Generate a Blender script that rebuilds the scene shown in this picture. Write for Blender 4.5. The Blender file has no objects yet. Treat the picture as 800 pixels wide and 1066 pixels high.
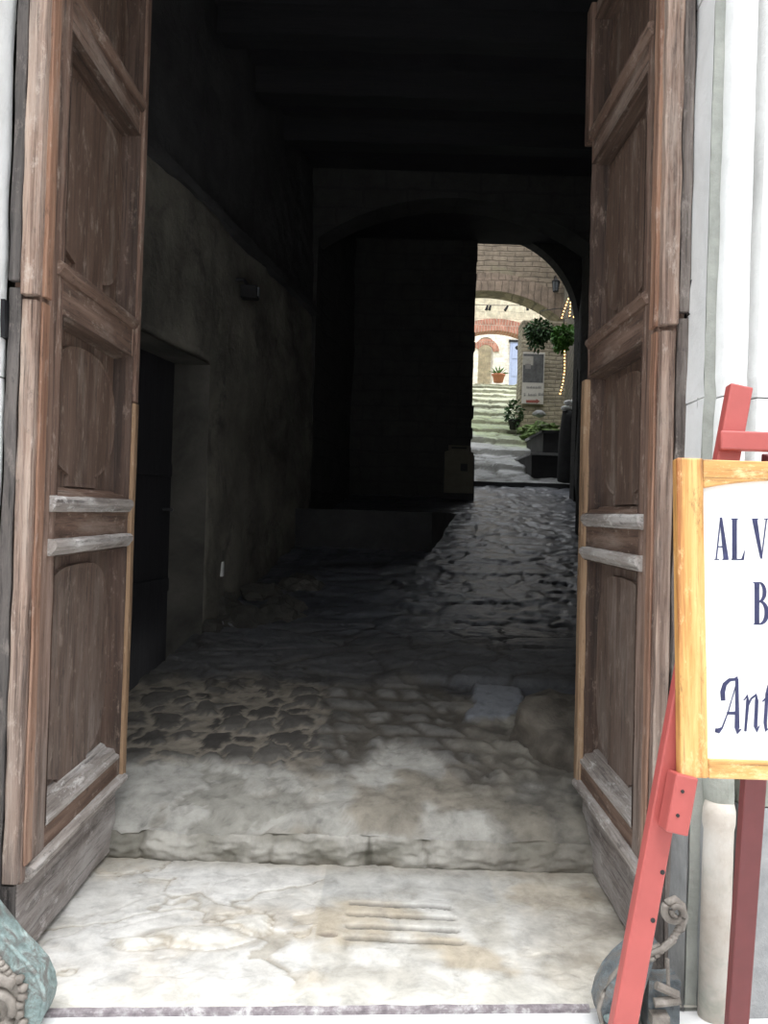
import bpy, bmesh, math, random
from mathutils import Vector, Matrix, noise
random.seed(7)
S = bpy.context.scene
COL = S.collection
PI = math.pi

# ------------------------------------------------------------------ camera
F = 870.0; ROLL = 0.031; EYE = 1.55
cam_d = bpy.data.cameras.new('camera'); cam = bpy.data.objects.new('camera', cam_d); COL.objects.link(cam)
cam_d.sensor_fit = 'VERTICAL'; cam_d.sensor_height = 36.0; cam_d.lens = F / 1066 * 36
cam_d.clip_start = 0.05; cam_d.clip_end = 200
CR = Matrix.Rotation(PI/2, 3, 'X') @ Matrix.Rotation(ROLL, 3, 'Z')
cam.matrix_world = Matrix.Translation((0, 0, EYE)) @ CR.to_4x4()
S.camera = cam

def ray(px, py):
    return CR @ Vector(((px-400)/F, (533-py)/F, -1))
def P(px, py, Y):
    d = ray(px, py)
    return Vector((0, 0, EYE)) + d * (Y / d.y)

def sm(a, b, x):
    if a == b: return 1.0 if x >= a else 0.0
    t = max(0.0, min(1.0, (x-a)/(b-a))); return t*t*(3-2*t)
def lerp(a, b, t): return a + (b-a)*t
def mixc(a, b, t): return tuple(a[i] + (b[i]-a[i])*t for i in range(3))
def nz(x, y, z=0.0): return noise.noise(Vector((x, y, z)))
def fbm(x, y, z=0.0, o=4):
    s = 0; a = 1; f = 1
    for i in range(o):
        s += a*noise.noise(Vector((x*f, y*f, z*f + i*7.3))); a *= .5; f *= 2.03
    return s

# ------------------------------------------------------------------ materials
def new_mat(name):
    m = bpy.data.materials.new(name); m.use_nodes = True
    nt = m.node_tree; b = nt.nodes['Principled BSDF']
    return m, nt, b
def N(nt, t, **k):
    n = nt.nodes.new(t)
    for a, v in k.items(): setattr(n, a, v)
    return n
def ramp(nt, stops):
    r = N(nt, 'ShaderNodeValToRGB'); e = r.color_ramp.elements
    e[0].position, e[0].color = stops[0][0], (*stops[0][1], 1)
    e[1].position, e[1].color = stops[-1][0], (*stops[-1][1], 1)
    for p, c in stops[1:-1]:
        x = e.new(p); x.color = (*c, 1)
    return r
def grey(v): return (v, v, v)
def coords(nt, scale, kind='Object', rot=(0, 0, 0)):
    tc = N(nt, 'ShaderNodeTexCoord'); mp = N(nt, 'ShaderNodeMapping')
    mp.inputs['Scale'].default_value = scale; mp.inputs['Rotation'].default_value = rot
    nt.links.new(tc.outputs[kind], mp.inputs['Vector']); return mp.outputs['Vector']
def noise_n(nt, vec, scale, detail=6, rough=.6, dist=0):
    n = N(nt, 'ShaderNodeTexNoise'); n.inputs['Scale'].default_value = scale
    n.inputs['Detail'].default_value = detail; n.inputs['Roughness'].default_value = rough
    n.inputs['Distortion'].default_value = dist
    nt.links.new(vec, n.inputs['Vector']); return n
def mixn(nt, a, b, fac, mode='MIX'):
    m = N(nt, 'ShaderNodeMix', data_type='RGBA', blend_type=mode)
    for sock, v in ((m.inputs[0], fac), (m.inputs[6], a), (m.inputs[7], b)):
        if isinstance(v, (int, float)): sock.default_value = v
        elif isinstance(v, tuple): sock.default_value = (*v, 1)
        else: nt.links.new(v, sock)
    return m.outputs[2]
def bump(nt, b, h, strength, dist=.01, prev=None):
    bp = N(nt, 'ShaderNodeBump'); bp.inputs['Strength'].default_value = strength
    bp.inputs['Distance'].default_value = dist
    nt.links.new(h, bp.inputs['Height'])
    if prev is not None: nt.links.new(prev, bp.inputs['Normal'])
    nt.links.new(bp.outputs['Normal'], b.inputs['Normal']); return bp.outputs['Normal']
def link_col(nt, b, c): nt.links.new(c, b.inputs['Base Color'])

def plain(name, c, rough=.5, metal=0, var=.25, scale=30):
    m, nt, b = new_mat(name); v = coords(nt, (1, 1, 1)); n = noise_n(nt, v, scale)
    lo = tuple(x*(1-var) for x in c); hi = tuple(min(1, x*(1+var)) for x in c)
    r = ramp(nt, [(.3, lo), (.7, hi)]); nt.links.new(n.outputs[0], r.inputs[0]); link_col(nt, b, r.outputs[0])
    b.inputs['Roughness'].default_value = rough; b.inputs['Metallic'].default_value = metal
    bump(nt, b, n.outputs[0], .15, .004); return m

def wood(name, dark, mid, light, patch, axis=2, patch_lo=.52, rough=.75, bstr=.5, pscale=2.2, stretch=14, spread=0, weather=0):
    """aged timber: long grain along `axis`, worn pale patches"""
    m, nt, b = new_mat(name)
    sc = [stretch]*3; sc[axis] = .8
    v = coords(nt, tuple(sc)); g = noise_n(nt, v, 1.6, 9, .65, .4)
    r = ramp(nt, [(.30+spread, dark), (.5, mid), (.72-spread, light)]); nt.links.new(g.outputs[0], r.inputs[0])
    sc2 = [2.4]*3; sc2[axis] = .55
    v2 = coords(nt, tuple(sc2)); p = noise_n(nt, v2, pscale, 7, .68, .2)
    pr = ramp(nt, [(patch_lo, grey(0)), (patch_lo+.2, grey(.85))]); nt.links.new(p.outputs[0], pr.inputs[0])
    c = mixn(nt, r.outputs[0], patch, pr.outputs[0])
    if weather:      # splash-bleached grey wood towards the foot of the leaf
        tz = N(nt, 'ShaderNodeTexCoord'); sz = N(nt, 'ShaderNodeSeparateXYZ'); nt.links.new(tz.outputs['Object'], sz.inputs[0])
        mz = N(nt, 'ShaderNodeMapRange'); nt.links.new(sz.outputs[2], mz.inputs[0])
        mz.inputs[1].default_value = 2.1; mz.inputs[2].default_value = .3; mz.inputs[3].default_value = 0; mz.inputs[4].default_value = weather
        pw = ramp(nt, [(.36, grey(.25)), (.62, grey(1))]); nt.links.new(p.outputs[0], pw.inputs[0])
        mm = N(nt, 'ShaderNodeMath', operation='MULTIPLY'); nt.links.new(mz.outputs[0], mm.inputs[0]); nt.links.new(pw.outputs[0], mm.inputs[1])
        gw = ramp(nt, [(.32, (.13, .105, .092)), (.52, (.235, .20, .18)), (.70, (.34, .305, .285))]); nt.links.new(g.outputs[0], gw.inputs[0])
        c = mixn(nt, c, gw.outputs[0], mm.outputs[0])
    sc3 = [75]*3; sc3[axis] = 1.8
    v3 = coords(nt, tuple(sc3)); k = noise_n(nt, v3, 1.2, 6, .75)
    kr = ramp(nt, [(.33, grey(.22)), (.47, grey(1))]); nt.links.new(k.outputs[0], kr.inputs[0])
    c = mixn(nt, c, kr.outputs[0], .85, 'MULTIPLY')
    sc4 = [9]*3; sc4[axis] = 3.5
    v4 = coords(nt, tuple(sc4)); f = noise_n(nt, v4, 2.0, 10, .8)
    fr = ramp(nt, [(.55, grey(0)), (.65, grey(.7))]); nt.links.new(f.outputs[0], fr.inputs[0])
    c = mixn(nt, c, tuple(min(1, x*1.25) for x in patch), fr.outputs[0])
    fd = ramp(nt, [(.34, grey(.35)), (.43, grey(1))]); nt.links.new(f.outputs[0], fd.inputs[0])
    c = mixn(nt, c, fd.outputs[0], .8, 'MULTIPLY'); link_col(nt, b, c)
    b.inputs['Roughness'].default_value = rough
    n1 = bump(nt, b, g.outputs[0], bstr, .006); n2 = bump(nt, b, k.outputs[0], bstr*.8, .004, n1); bump(nt, b, f.outputs[0], bstr*.6, .006, n2)
    return m

def stone(name, c1, c2, c3, scale=3, rough=.85, bstr=.5, bscale=14, stain=None, stain_lo=.55, stain_scale=1.3, dist=.012):
    m, nt, b = new_mat(name); v = coords(nt, (1, 1, 1))
    n = noise_n(nt, v, scale, 8, .65, .3)
    r = ramp(nt, [(.32, c1), (.5, c2), (.68, c3)]); nt.links.new(n.outputs[0], r.inputs[0]); c = r.outputs[0]
    if stain:
        s = noise_n(nt, v, stain_scale, 6, .7, .5)
        sr = ramp(nt, [(stain_lo, grey(0)), (stain_lo+.12, grey(.9))]); nt.links.new(s.outputs[0], sr.inputs[0])
        c = mixn(nt, c, stain, sr.outputs[0])
    link_col(nt, b, c); b.inputs['Roughness'].default_value = rough
    h = noise_n(nt, v, bscale, 8, .7); bump(nt, b, h.outputs[0], bstr, dist); return m

def masonry(name, c1, c2, mortar, w=.45, h=.17, rot90=False, moss=None, rough=.9, mort=.018, bstr=.7, side='XZ'):
    m, nt, b = new_mat(name)
    tc = N(nt, 'ShaderNodeTexCoord'); sp = N(nt, 'ShaderNodeSeparateXYZ'); nt.links.new(tc.outputs['Object'], sp.inputs[0])
    cb = N(nt, 'ShaderNodeCombineXYZ')
    a, d = (0, 2) if side == 'XZ' else (1, 2)
    nt.links.new(sp.outputs[a], cb.inputs[1 if rot90 else 0]); nt.links.new(sp.outputs[d], cb.inputs[0 if rot90 else 1])
    wn = noise_n(nt, tc.outputs['Object'], 2.3, 3)
    ad = N(nt, 'ShaderNodeVectorMath', operation='MULTIPLY_ADD'); nt.links.new(wn.outputs['Color'], ad.inputs[0])
    ad.inputs[1].default_value = (.16, .09, 0); nt.links.new(cb.outputs[0], ad.inputs[2])
    br = N(nt, 'ShaderNodeTexBrick'); nt.links.new(ad.outputs[0], br.inputs['Vector'])
    br.inputs['Scale'].default_value = 1; br.inputs['Brick Width'].default_value = w; br.inputs['Row Height'].default_value = h
    br.inputs['Mortar Size'].default_value = mort; br.inputs['Mortar Smooth'].default_value = .5
    br.inputs['Color1'].default_value = (*c1, 1); br.inputs['Color2'].default_value = (*c2, 1); br.inputs['Mortar'].default_value = (*mortar, 1)
    n = noise_n(nt, tc.outputs['Object'], 5, 8, .7)
    nr = ramp(nt, [(.3, grey(.55)), (.7, grey(1.25))]); nt.links.new(n.outputs[0], nr.inputs[0])
    c = mixn(nt, br.outputs['Color'], nr.outputs[0], 1, 'MULTIPLY')
    if moss:
        s = noise_n(nt, tc.outputs['Object'], 1.7, 6, .7)
        sr = ramp(nt, [(.55, grey(0)), (.68, grey(.8))]); nt.links.new(s.outputs[0], sr.inputs[0]); c = mixn(nt, c, moss, sr.outputs[0])
    link_col(nt, b, c); b.inputs['Roughness'].default_value = rough
    iv = N(nt, 'ShaderNodeMath', operation='SUBTRACT'); iv.inputs[0].default_value = 1; nt.links.new(br.outputs['Fac'], iv.inputs[1])
    n1 = bump(nt, b, iv.outputs[0], bstr, .02); bump(nt, b, n.outputs[0], .5, .02, n1); return m

def paved(name, rough_dry=.85, rough_wet=.33, bscale=18, bstr=.5, dist=.01):
    """stone whose colour and wetness come from the laid stones themselves (mesh attributes)"""
    m, nt, b = new_mat(name)
    a = N(nt, 'ShaderNodeAttribute', attribute_name='stone'); v = coords(nt, (1, 1, 1))
    n = noise_n(nt, v, 9, 9, .7, .3); r = ramp(nt, [(.28, grey(.62)), (.5, grey(1)), (.72, grey(1.3))]); nt.links.new(n.outputs[0], r.inputs[0])
    c = mixn(nt, a.outputs['Color'], r.outputs[0], 1, 'MULTIPLY'); link_col(nt, b, c)
    w = N(nt, 'ShaderNodeAttribute', attribute_name='wet')
    mr = N(nt, 'ShaderNodeMapRange'); nt.links.new(w.outputs['Fac'], mr.inputs[0]); mr.inputs[3].default_value = rough_dry; mr.inputs[4].default_value = rough_wet
    nt.links.new(mr.outputs[0], b.inputs['Roughness'])
    h = noise_n(nt, v, bscale, 9, .72); bump(nt, b, h.outputs[0], bstr, dist); return m

M = {}
M['moulding'] = wood('moulding_wood', (.022, .013, .009), (.065, .038, .027), (.115, .072, .053), (.20, .15, .12), patch_lo=.60)
M['panel'] = wood('panel_wood', (.050, .028, .019), (.118, .071, .050), (.185, .120, .088), (.27, .215, .175), patch_lo=.54, pscale=2.4, spread=-.10, weather=.6, stretch=8, bstr=.3)
M['panel_shaded_h'] = wood('shaded_panel_wood_level', (.030, .017, .011), (.082, .049, .034), (.135, .088, .064), (.20, .165, .14), axis=1, patch_lo=.6)  # darker panel wood: shade of the recess undersides put into its colour
M['stile'] = wood('stile_wood', (.056, .031, .021), (.165, .098, .070), (.265, .172, .130), (.34, .27, .22), patch_lo=.54, spread=.04, weather=.55)
M['rail'] = wood('rail_wood', (.052, .030, .020), (.145, .088, .063), (.235, .155, .117), (.32, .255, .21), axis=1, patch_lo=.52)
M['ledge'] = wood('ledge_wood', (.11, .09, .08), (.29, .255, .23), (.45, .42, .39), (.62, .60, .58), axis=1, patch_lo=.45)
M['kick'] = wood('kick_board_wood', (.085, .070, .064), (.21, .18, .165), (.33, .295, .275), (.42, .39, .375), axis=1, patch_lo=.44)
M['orange'] = wood('orange_strip_wood', (.13, .06, .036), (.25, .13, .08), (.36, .22, .145), (.30, .22, .175), patch_lo=.55, stretch=20, spread=.05, weather=.35)
M['gold'] = wood('astragal_wood', (.15, .085, .045), (.30, .19, .11), (.42, .28, .17), (.40, .30, .21), patch_lo=.55, stretch=20)
M['edge'] = wood('edge_wood', (.10, .06, .044), (.29, .195, .148), (.45, .335, .265), (.40, .33, .28), patch_lo=.50, bstr=.9, stretch=24, spread=.07, weather=.9)
M['dark_edge'] = wood('dark_edge_wood', (.03, .026, .025), (.085, .075, .07), (.16, .14, .13), (.20, .17, .155), bstr=.9, patch_lo=.5, stretch=18)
M['edge_grey'] = wood('grey_edge_wood', (.06, .048, .042), (.16, .13, .115), (.26, .22, .195), (.32, .28, .25), bstr=.9, patch_lo=.5, stretch=22, spread=.06, weather=.8)
M['frame'] = wood('honey_frame_wood', (.30, .11, .03), (.56, .29, .09), (.69, .42, .16), (.70, .47, .23), patch_lo=.60, rough=.45, bstr=.15, stretch=13, spread=.09)
M['frame_h'] = wood('honey_frame_wood_level', (.34, .14, .035), (.59, .32, .105), (.70, .44, .18), (.70, .50, .26), axis=0, patch_lo=.58, rough=.45, bstr=.15, stretch=10)
M['red_shaded'] = plain('shaded_red_paint', (.155, .034, .034), .5, 0, .1, 12)  # easel red with the back leg's shade put into the colour
M['red'] = plain('salmon_red_paint', (.36, .075, .066), .45, 0, .08, 12)
M['dark'] = plain('dark_hole', (.02, .018, .018), .8)
M['white'] = plain('white_board', (.83, .83, .82), .5, 0, .02)
M['navy'] = plain('navy_lettering', (.07, .075, .17), .5, 0, .25, 60)
M['jamb'] = stone('jamb_stone', (.66, .66, .645), (.76, .76, .745), (.83, .83, .82), 2.5, .9, .6, 22, stain=(.50, .50, .47), stain_lo=.60)
M['jamb_groove'] = stone('groove_stone', (.25, .26, .23), (.33, .34, .31), (.40, .41, .37), 8, .9, .6, 30)
M['base'] = stone('base_block_stone', (.17, .175, .175), (.27, .275, .275), (.36, .36, .355), 5, .9, .6, 24)
M['jamb_low'] = stone('stained_jamb_stone', (.20, .21, .18), (.30, .31, .27), (.40, .41, .37), 6, .9, .6, 24)
M['shaft'] = stone('base_shaft_stone', (.42, .36, .30), (.54, .49, .43), (.62, .59, .54), 4, .9, .5, 20, stain=(.30, .32, .27), stain_lo=.60)
M['street'] = stone('street_stone', (.62, .61, .60), (.70, .70, .69), (.76, .76, .75), 2, .85, .3, 20)
M['strip'] = stone('threshold_strip', (.13, .11, .12), (.24, .21, .22), (.45, .43, .43), 30, .6, .5, 40, stain=(.6, .59, .58), stain_lo=.55, stain_scale=14)
M['paved'] = paved('paving_stone')
M['landing'] = paved('landing_stone', .9, .5, 34, .22, .004)
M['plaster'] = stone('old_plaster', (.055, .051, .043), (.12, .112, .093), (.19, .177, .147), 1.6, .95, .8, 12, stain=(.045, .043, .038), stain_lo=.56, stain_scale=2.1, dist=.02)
M['dim'] = stone('dark_stone', (.026, .025, .022), (.055, .052, .045), (.085, .080, .069), 2.2, .95, .8, 12, dist=.02)  # even tone, darker than the plaster, for doorway reveal and footing stones
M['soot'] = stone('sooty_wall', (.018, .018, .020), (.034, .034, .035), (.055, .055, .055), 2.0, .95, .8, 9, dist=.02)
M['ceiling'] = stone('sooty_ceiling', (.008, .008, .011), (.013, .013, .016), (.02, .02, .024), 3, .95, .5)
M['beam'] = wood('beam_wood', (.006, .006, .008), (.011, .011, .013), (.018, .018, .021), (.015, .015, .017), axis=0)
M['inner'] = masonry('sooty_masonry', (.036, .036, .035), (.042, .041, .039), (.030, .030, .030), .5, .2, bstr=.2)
M['lane'] = paved('lane_stone', .85, .45, 12, .7, .03)
M['bridge'] = masonry('bridge_masonry', (.28, .225, .165), (.225, .18, .13), (.17, .135, .10), .38, .12, moss=(.22, .20, .13))
M['brick'] = masonry('brick_arch', (.52, .24, .17), (.42, .18, .12), (.48, .36, .28), .09, .5, mort=.014)
M['voussoir'] = masonry('arch_stone', (.29, .22, .165), (.235, .18, .135), (.17, .13, .10), .16, .9, mort=.012)
M['ochre'] = masonry('ochre_masonry', (.72, .65, .48), (.65, .57, .42), (.60, .53, .40), .5, .22, moss=(.45, .42, .30), bstr=.35)
M['pale'] = masonry('pale_masonry', (.83, .77, .67), (.78, .72, .63), (.74, .68, .59), .5, .22, bstr=.3)
M['black_lamp'] = plain('black_lamp', (.008, .008, .009), .8)
M['side'] = masonry('lane_wall_masonry', (.22, .19, .14), (.15, .13, .10), (.08, .07, .055), .4, .16, moss=(.10, .12, .06), side='YZ')
M['pier'] = masonry('pier_brick', (.42, .37, .27), (.36, .31, .22), (.30, .26, .19), .28, .085)
M['verdigris'] = stone('verdigris_bronze', (.10, .125, .12), (.22, .29, .28), (.42, .50, .48), 16, .55, .8, 40, stain=(.13, .12, .11), stain_lo=.47, stain_scale=17)
M['blue_bronze'] = stone('weathered_bronze', (.05, .055, .06), (.12, .14, .15), (.25, .30, .31), 14, .5, .8, 40, stain=(.16, .145, .13), stain_lo=.48, stain_scale=15)
M['bronze'] = stone('worn_bronze', (.10, .085, .07), (.20, .175, .15), (.32, .29, .255), 14, .5, .4, 30)
M['leaf'] = plain('dark_green_leaf', (.035, .085, .025), .5, 0, .6, 14)
M['leaf_b'] = plain('bright_green_leaf', (.075, .20, .035), .5, 0, .55, 14)
M['moss'] = stone('moss_green', (.035, .055, .02), (.10, .16, .045), (.20, .28, .09), 6, .95, .9, 20, stain=(.17, .16, .13), stain_lo=.54, stain_scale=4, dist=.03)
M['terracotta'] = plain('terracotta', (.50, .20, .12), .8, 0, .2)
M['iron'] = plain('black_iron', (.018, .018, .02), .5, .4, .3)
M['blackbox'] = plain('dark_stone_block', (.022, .022, .024), .7, 0, .4, 8)
M['cap_sheen'] = plain('sky_sheen_cap', (.85, .85, .85), .35, 0, .15, 9)  # white stands in for sky reflected by a glossy cap
M['edgegrey'] = plain('worn_grey_stone', (.30, .30, .30), .7, 0, .3, 9)
M['blue'] = plain('pale_blue_paint', (.36, .42, .60), .5, 0, .12)
M['sign_beige'] = plain('beige_board', (.11, .10, .072), .7, 0, .15, 8)
M['grey_photo'] = plain('grey_photo_print', (.10, .10, .10), .5, 0, .4, 9)
M['photo_light'] = plain('pale_photo_print', (.36, .34, .30), .5, 0, .2, 12)
M['poster'] = plain('poster_paper', (.55, .52, .47), .6, 0, .06)
M['poster_ink'] = plain('grey_poster_ink', (.22, .21, .20), .6, 0, .1)
M['poster_red'] = plain('red_poster_ink', (.30, .09, .07), .6, 0, .15)
M['steel'] = plain('bright_steel', (.5, .5, .52), .35, .8, .2)
M['foil'] = plain('crumpled_foil', (.55, .57, .6), .22, .7, .2)
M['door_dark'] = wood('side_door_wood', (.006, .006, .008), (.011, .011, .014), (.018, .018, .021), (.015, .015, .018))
M['glass'] = plain('lamp_glass', (.12, .13, .14), .1)
def bulbm():
    m, nt, b = new_mat('warm_bulb'); b.inputs['Base Color'].default_value = (1, .6, .2, 1)
    b.inputs['Emission Color'].default_value = (1, .55, .18, 1); b.inputs['Emission Strength'].default_value = 5
    return m
M['bulb'] = bulbm()

# ------------------------------------------------------------------ builders
def link(name, bm, mat, parent=None, smooth=False, bevel=0, loc=None, recalc=True):
    if recalc: bmesh.ops.recalc_face_normals(bm, faces=bm.faces[:])
    if loc is not None: bmesh.ops.translate(bm, verts=bm.verts[:], vec=-Vector(loc))
    me = bpy.data.meshes.new(name); bm.to_mesh(me); bm.free()
    for p in me.polygons: p.use_smooth = smooth
    me.materials.append(mat)
    o = bpy.data.objects.new(name, me); COL.objects.link(o)
    if parent: o.parent = parent
    if loc is not None: o.location = loc
    if bevel:
        md = o.modifiers.new('bevel', 'BEVEL'); md.width = bevel; md.segments = 2; md.limit_method = 'ANGLE'
    return o
def thing(name, label, cat, loc=(0, 0, 0), group=None):
    o = bpy.data.objects.new(name, None); COL.objects.link(o); o.location = loc; o.empty_display_size = .1
    o['label'] = label; o['category'] = cat
    if group: o['group'] = group
    return o
def tag(o, label, cat, group=None):
    o['label'] = label; o['category'] = cat
    if group: o['group'] = group
    return o
def struct(o): o['kind'] = 'structure'; return o

def box(bm, x0, x1, y0, y1, z0, z1):
    v = [bm.verts.new(p) for p in ((x0,y0,z0),(x1,y0,z0),(x1,y1,z0),(x0,y1,z0),(x0,y0,z1),(x1,y0,z1),(x1,y1,z1),(x0,y1,z1))]
    for f in ((3,2,1,0),(4,5,6,7),(0,1,5,4),(1,2,6,5),(2,3,7,6),(3,0,4,7)): bm.faces.new([v[i] for i in f])
    return v
def rough_box(bm, x0, x1, y0, y1, z0, z1, seg=.05, amp=.003, freq=9, seed=0, maxn=90):
    dims = (x1-x0, y1-y0, z1-z0); n = [max(1, min(maxn, int(round(d/seg)))) for d in dims]
    cache = {}
    def vert(i, j, k):
        key = (i, j, k)
        if key not in cache:
            p = Vector((x0+dims[0]*i/n[0], y0+dims[1]*j/n[1], z0+dims[2]*k/n[2]))
            q = p*freq + Vector((seed*3.7, seed*1.3, seed*5.1))
            d = Vector((noise.noise(q), noise.noise(q+Vector((31, 0, 0))), noise.noise(q+Vector((0, 47, 0)))))
            cache[key] = bm.verts.new(p + d*amp)
        return cache[key]
    def quad(a, b, c, d): bm.faces.new((vert(*a), vert(*b), vert(*c), vert(*d)))
    for i in range(n[0]):
        for j in range(n[1]):
            for k in (0, n[2]): quad((i,j,k),(i+1,j,k),(i+1,j+1,k),(i,j+1,k))
        for k in range(n[2]):
            for j in (0, n[1]): quad((i,j,k),(i+1,j,k),(i+1,j,k+1),(i,j,k+1))
    for j in range(n[1]):
        for k in range(n[2]):
            for i in (0, n[0]): quad((i,j,k),(i,j+1,k),(i,j+1,k+1),(i,j,k+1))
def prism(bm, pts, a, b, axis='Y'):
    """polygon pts extruded from a to b along axis; pts are the two other coordinates in x,y,z order"""
    def mk(p, t):
        return {'X': (t, p[0], p[1]), 'Y': (p[0], t, p[1]), 'Z': (p[0], p[1], t)}[axis]
    A = [bm.verts.new(mk(p, a)) for p in pts]; B = [bm.verts.new(mk(p, b)) for p in pts]
    n = len(pts); bm.faces.new(A); bm.faces.new(B[::-1])
    for i in range(n): bm.faces.new((A[i], A[(i+1) % n], B[(i+1) % n], B[i]))
def tube(bm, pts, r, n=8, cap=True):
    pts = [Vector(p) for p in pts]; rings = []
    rr = r if isinstance(r, (list, tuple)) else [r]*len(pts)
    for i, p in enumerate(pts):
        t = (pts[min(i+1, len(pts)-1)] - pts[max(i-1, 0)]).normalized()
        a = Vector((0, 0, 1)) if abs(t.z) < .9 else Vector((1, 0, 0))
        u = t.cross(a).normalized(); w = t.cross(u)
        rings.append([bm.verts.new(p + (u*math.cos(2*PI*k/n) + w*math.sin(2*PI*k/n))*rr[i]) for k in range(n)])
    for A, B in zip(rings, rings[1:]):
        for k in range(n): bm.faces.new((A[k], A[(k+1) % n], B[(k+1) % n], B[k]))
    if cap: bm.faces.new(rings[0][::-1]); bm.faces.new(rings[-1])
def lathe(bm, prof, c, n=20):
    rings = [[bm.verts.new((c[0]+r*math.cos(2*PI*k/n), c[1]+r*math.sin(2*PI*k/n), c[2]+z)) for k in range(n)] for r, z in prof]
    for A, B in zip(rings, rings[1:]):
        for k in range(n): bm.faces.new((A[k], A[(k+1) % n], B[(k+1) % n], B[k]))
    bm.faces.new(rings[0][::-1]); bm.faces.new(rings[-1])
def blob(bm, c, rad, sub=2, amp=.15, freq=2.0, seed=0):
    r = bmesh.ops.create_icosphere(bm, subdivisions=sub, radius=1)
    for v in r['verts']:
        d = v.co.normalized(); k = 1 + amp*fbm(d.x*freq+seed*5.1, d.y*freq, d.z*freq+seed, 3)
        v.co = Vector((c[0]+d.x*rad[0]*k, c[1]+d.y*rad[1]*k, c[2]+d.z*rad[2]*k))
def leaves(bm, c, rad, n, size, seed=0, droop=.3, shell=.35):
    rnd = random.Random(seed)
    for _ in range(n):
        d = Vector((rnd.gauss(0, 1), rnd.gauss(0, 1), rnd.gauss(0, 1))).normalized()
        k = shell + (1-shell)*rnd.random()**.6
        p = Vector(c) + Vector((d.x*rad[0]*k, d.y*rad[1]*k, d.z*rad[2]*k))
        s = size*(.6+.8*rnd.random())
        t = (d + Vector((rnd.uniform(-.7, .7), rnd.uniform(-.7, .7), rnd.uniform(-.6, .4)-droop))).normalized()
        u = t.cross(Vector((rnd.uniform(-1, 1), rnd.uniform(-1, 1), rnd.uniform(-1, 1)))).normalized(); w = t.cross(u)
        a = bm.verts.new(p); b = bm.verts.new(p+t*s*.5+u*s*.28+w*s*.06); e = bm.verts.new(p+t*s+w*-s*.12); f = bm.verts.new(p+t*s*.5-u*s*.28+w*s*.06)
        bm.faces.new((a, b, e)); bm.faces.new((a, e, f))

# ------------------------------------------------------------------ plan of the place
def XL(y): return -2.225 + .161*y          # left wall of the passage
def XR(y): return XL(y) + 2.95             # right wall
def FY(x): return 2.60 + .066*x            # line of the portal threshold
RISER = 3.67
def floor_z(y):
    if y < RISER: return 0.0
    if y < 5.25: return .17 + (y-RISER)*.2089
    return .50 + (y-5.25)*.2207
def lane_z(y):
    return 1.99 + .25*(y-12) if y < 28 else 5.99

# ---- floor meshes
def grid_mesh(name, mat, xs_of, ys, fn, thick=0):
    """fn(x,y) -> z, colour, wet"""
    bm = bmesh.new(); cl = bm.verts.layers.float_color.new('stone'); wl = bm.verts.layers.float.new('wet')
    rows = []
    for y in ys:
        row = []
        for x in xs_of(y):
            z, c, w = fn(x, y); v = bm.verts.new((x, y, z)); v[cl] = (*c, 1); v[wl] = w; row.append(v)
        rows.append(row)
    for A, B in zip(rows, rows[1:]):
        for i in range(len(A)-1): bm.faces.new((A[i], A[i+1], B[i+1], B[i]))
    o = link(name, bm, mat, smooth=True, recalc=False)
    return o
def rng(a, b, n): return [a+(b-a)*i/n for i in range(n+1)]

def cell2(u, v, seed=0.0):
    d, p = noise.voronoi(Vector((u, v, seed)), distance_metric='DISTANCE', exponent=2.5)
    e = d[1]-d[0]; q = p[0]
    h = noise.cell(Vector((q.x*17.3+.5, q.y*11.7+.5, 3.3+seed)))*.5+.5
    return e, h, q
def cobble(u, v, w=.27, h=.125, seed=0):
    """irregular coursed setts: returns edge distance (m), random"""
    uu = u + .035*fbm(u*4, v*4, seed+2.0, 3); vv = v + .028*fbm(u*3.2+9, v*4, seed+5.0, 3)
    r = math.floor(vv/h); fr = vv/h - r
    rr = noise.cell(Vector((r*3.1+.5, seed+.5, .5)))*.5+.5
    wr = w*(.6+.9*rr); o = rr*5.7
    cx = (uu+o)/wr; ci = math.floor(cx); fc = cx-ci
    hid = noise.cell(Vector((ci*7.7+.5, r*5.3+.5, seed+9.5)))*.5+.5
    ed = min(min(fc, 1-fc)*wr, min(fr, 1-fr)*h)
    return ed, hid

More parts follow.
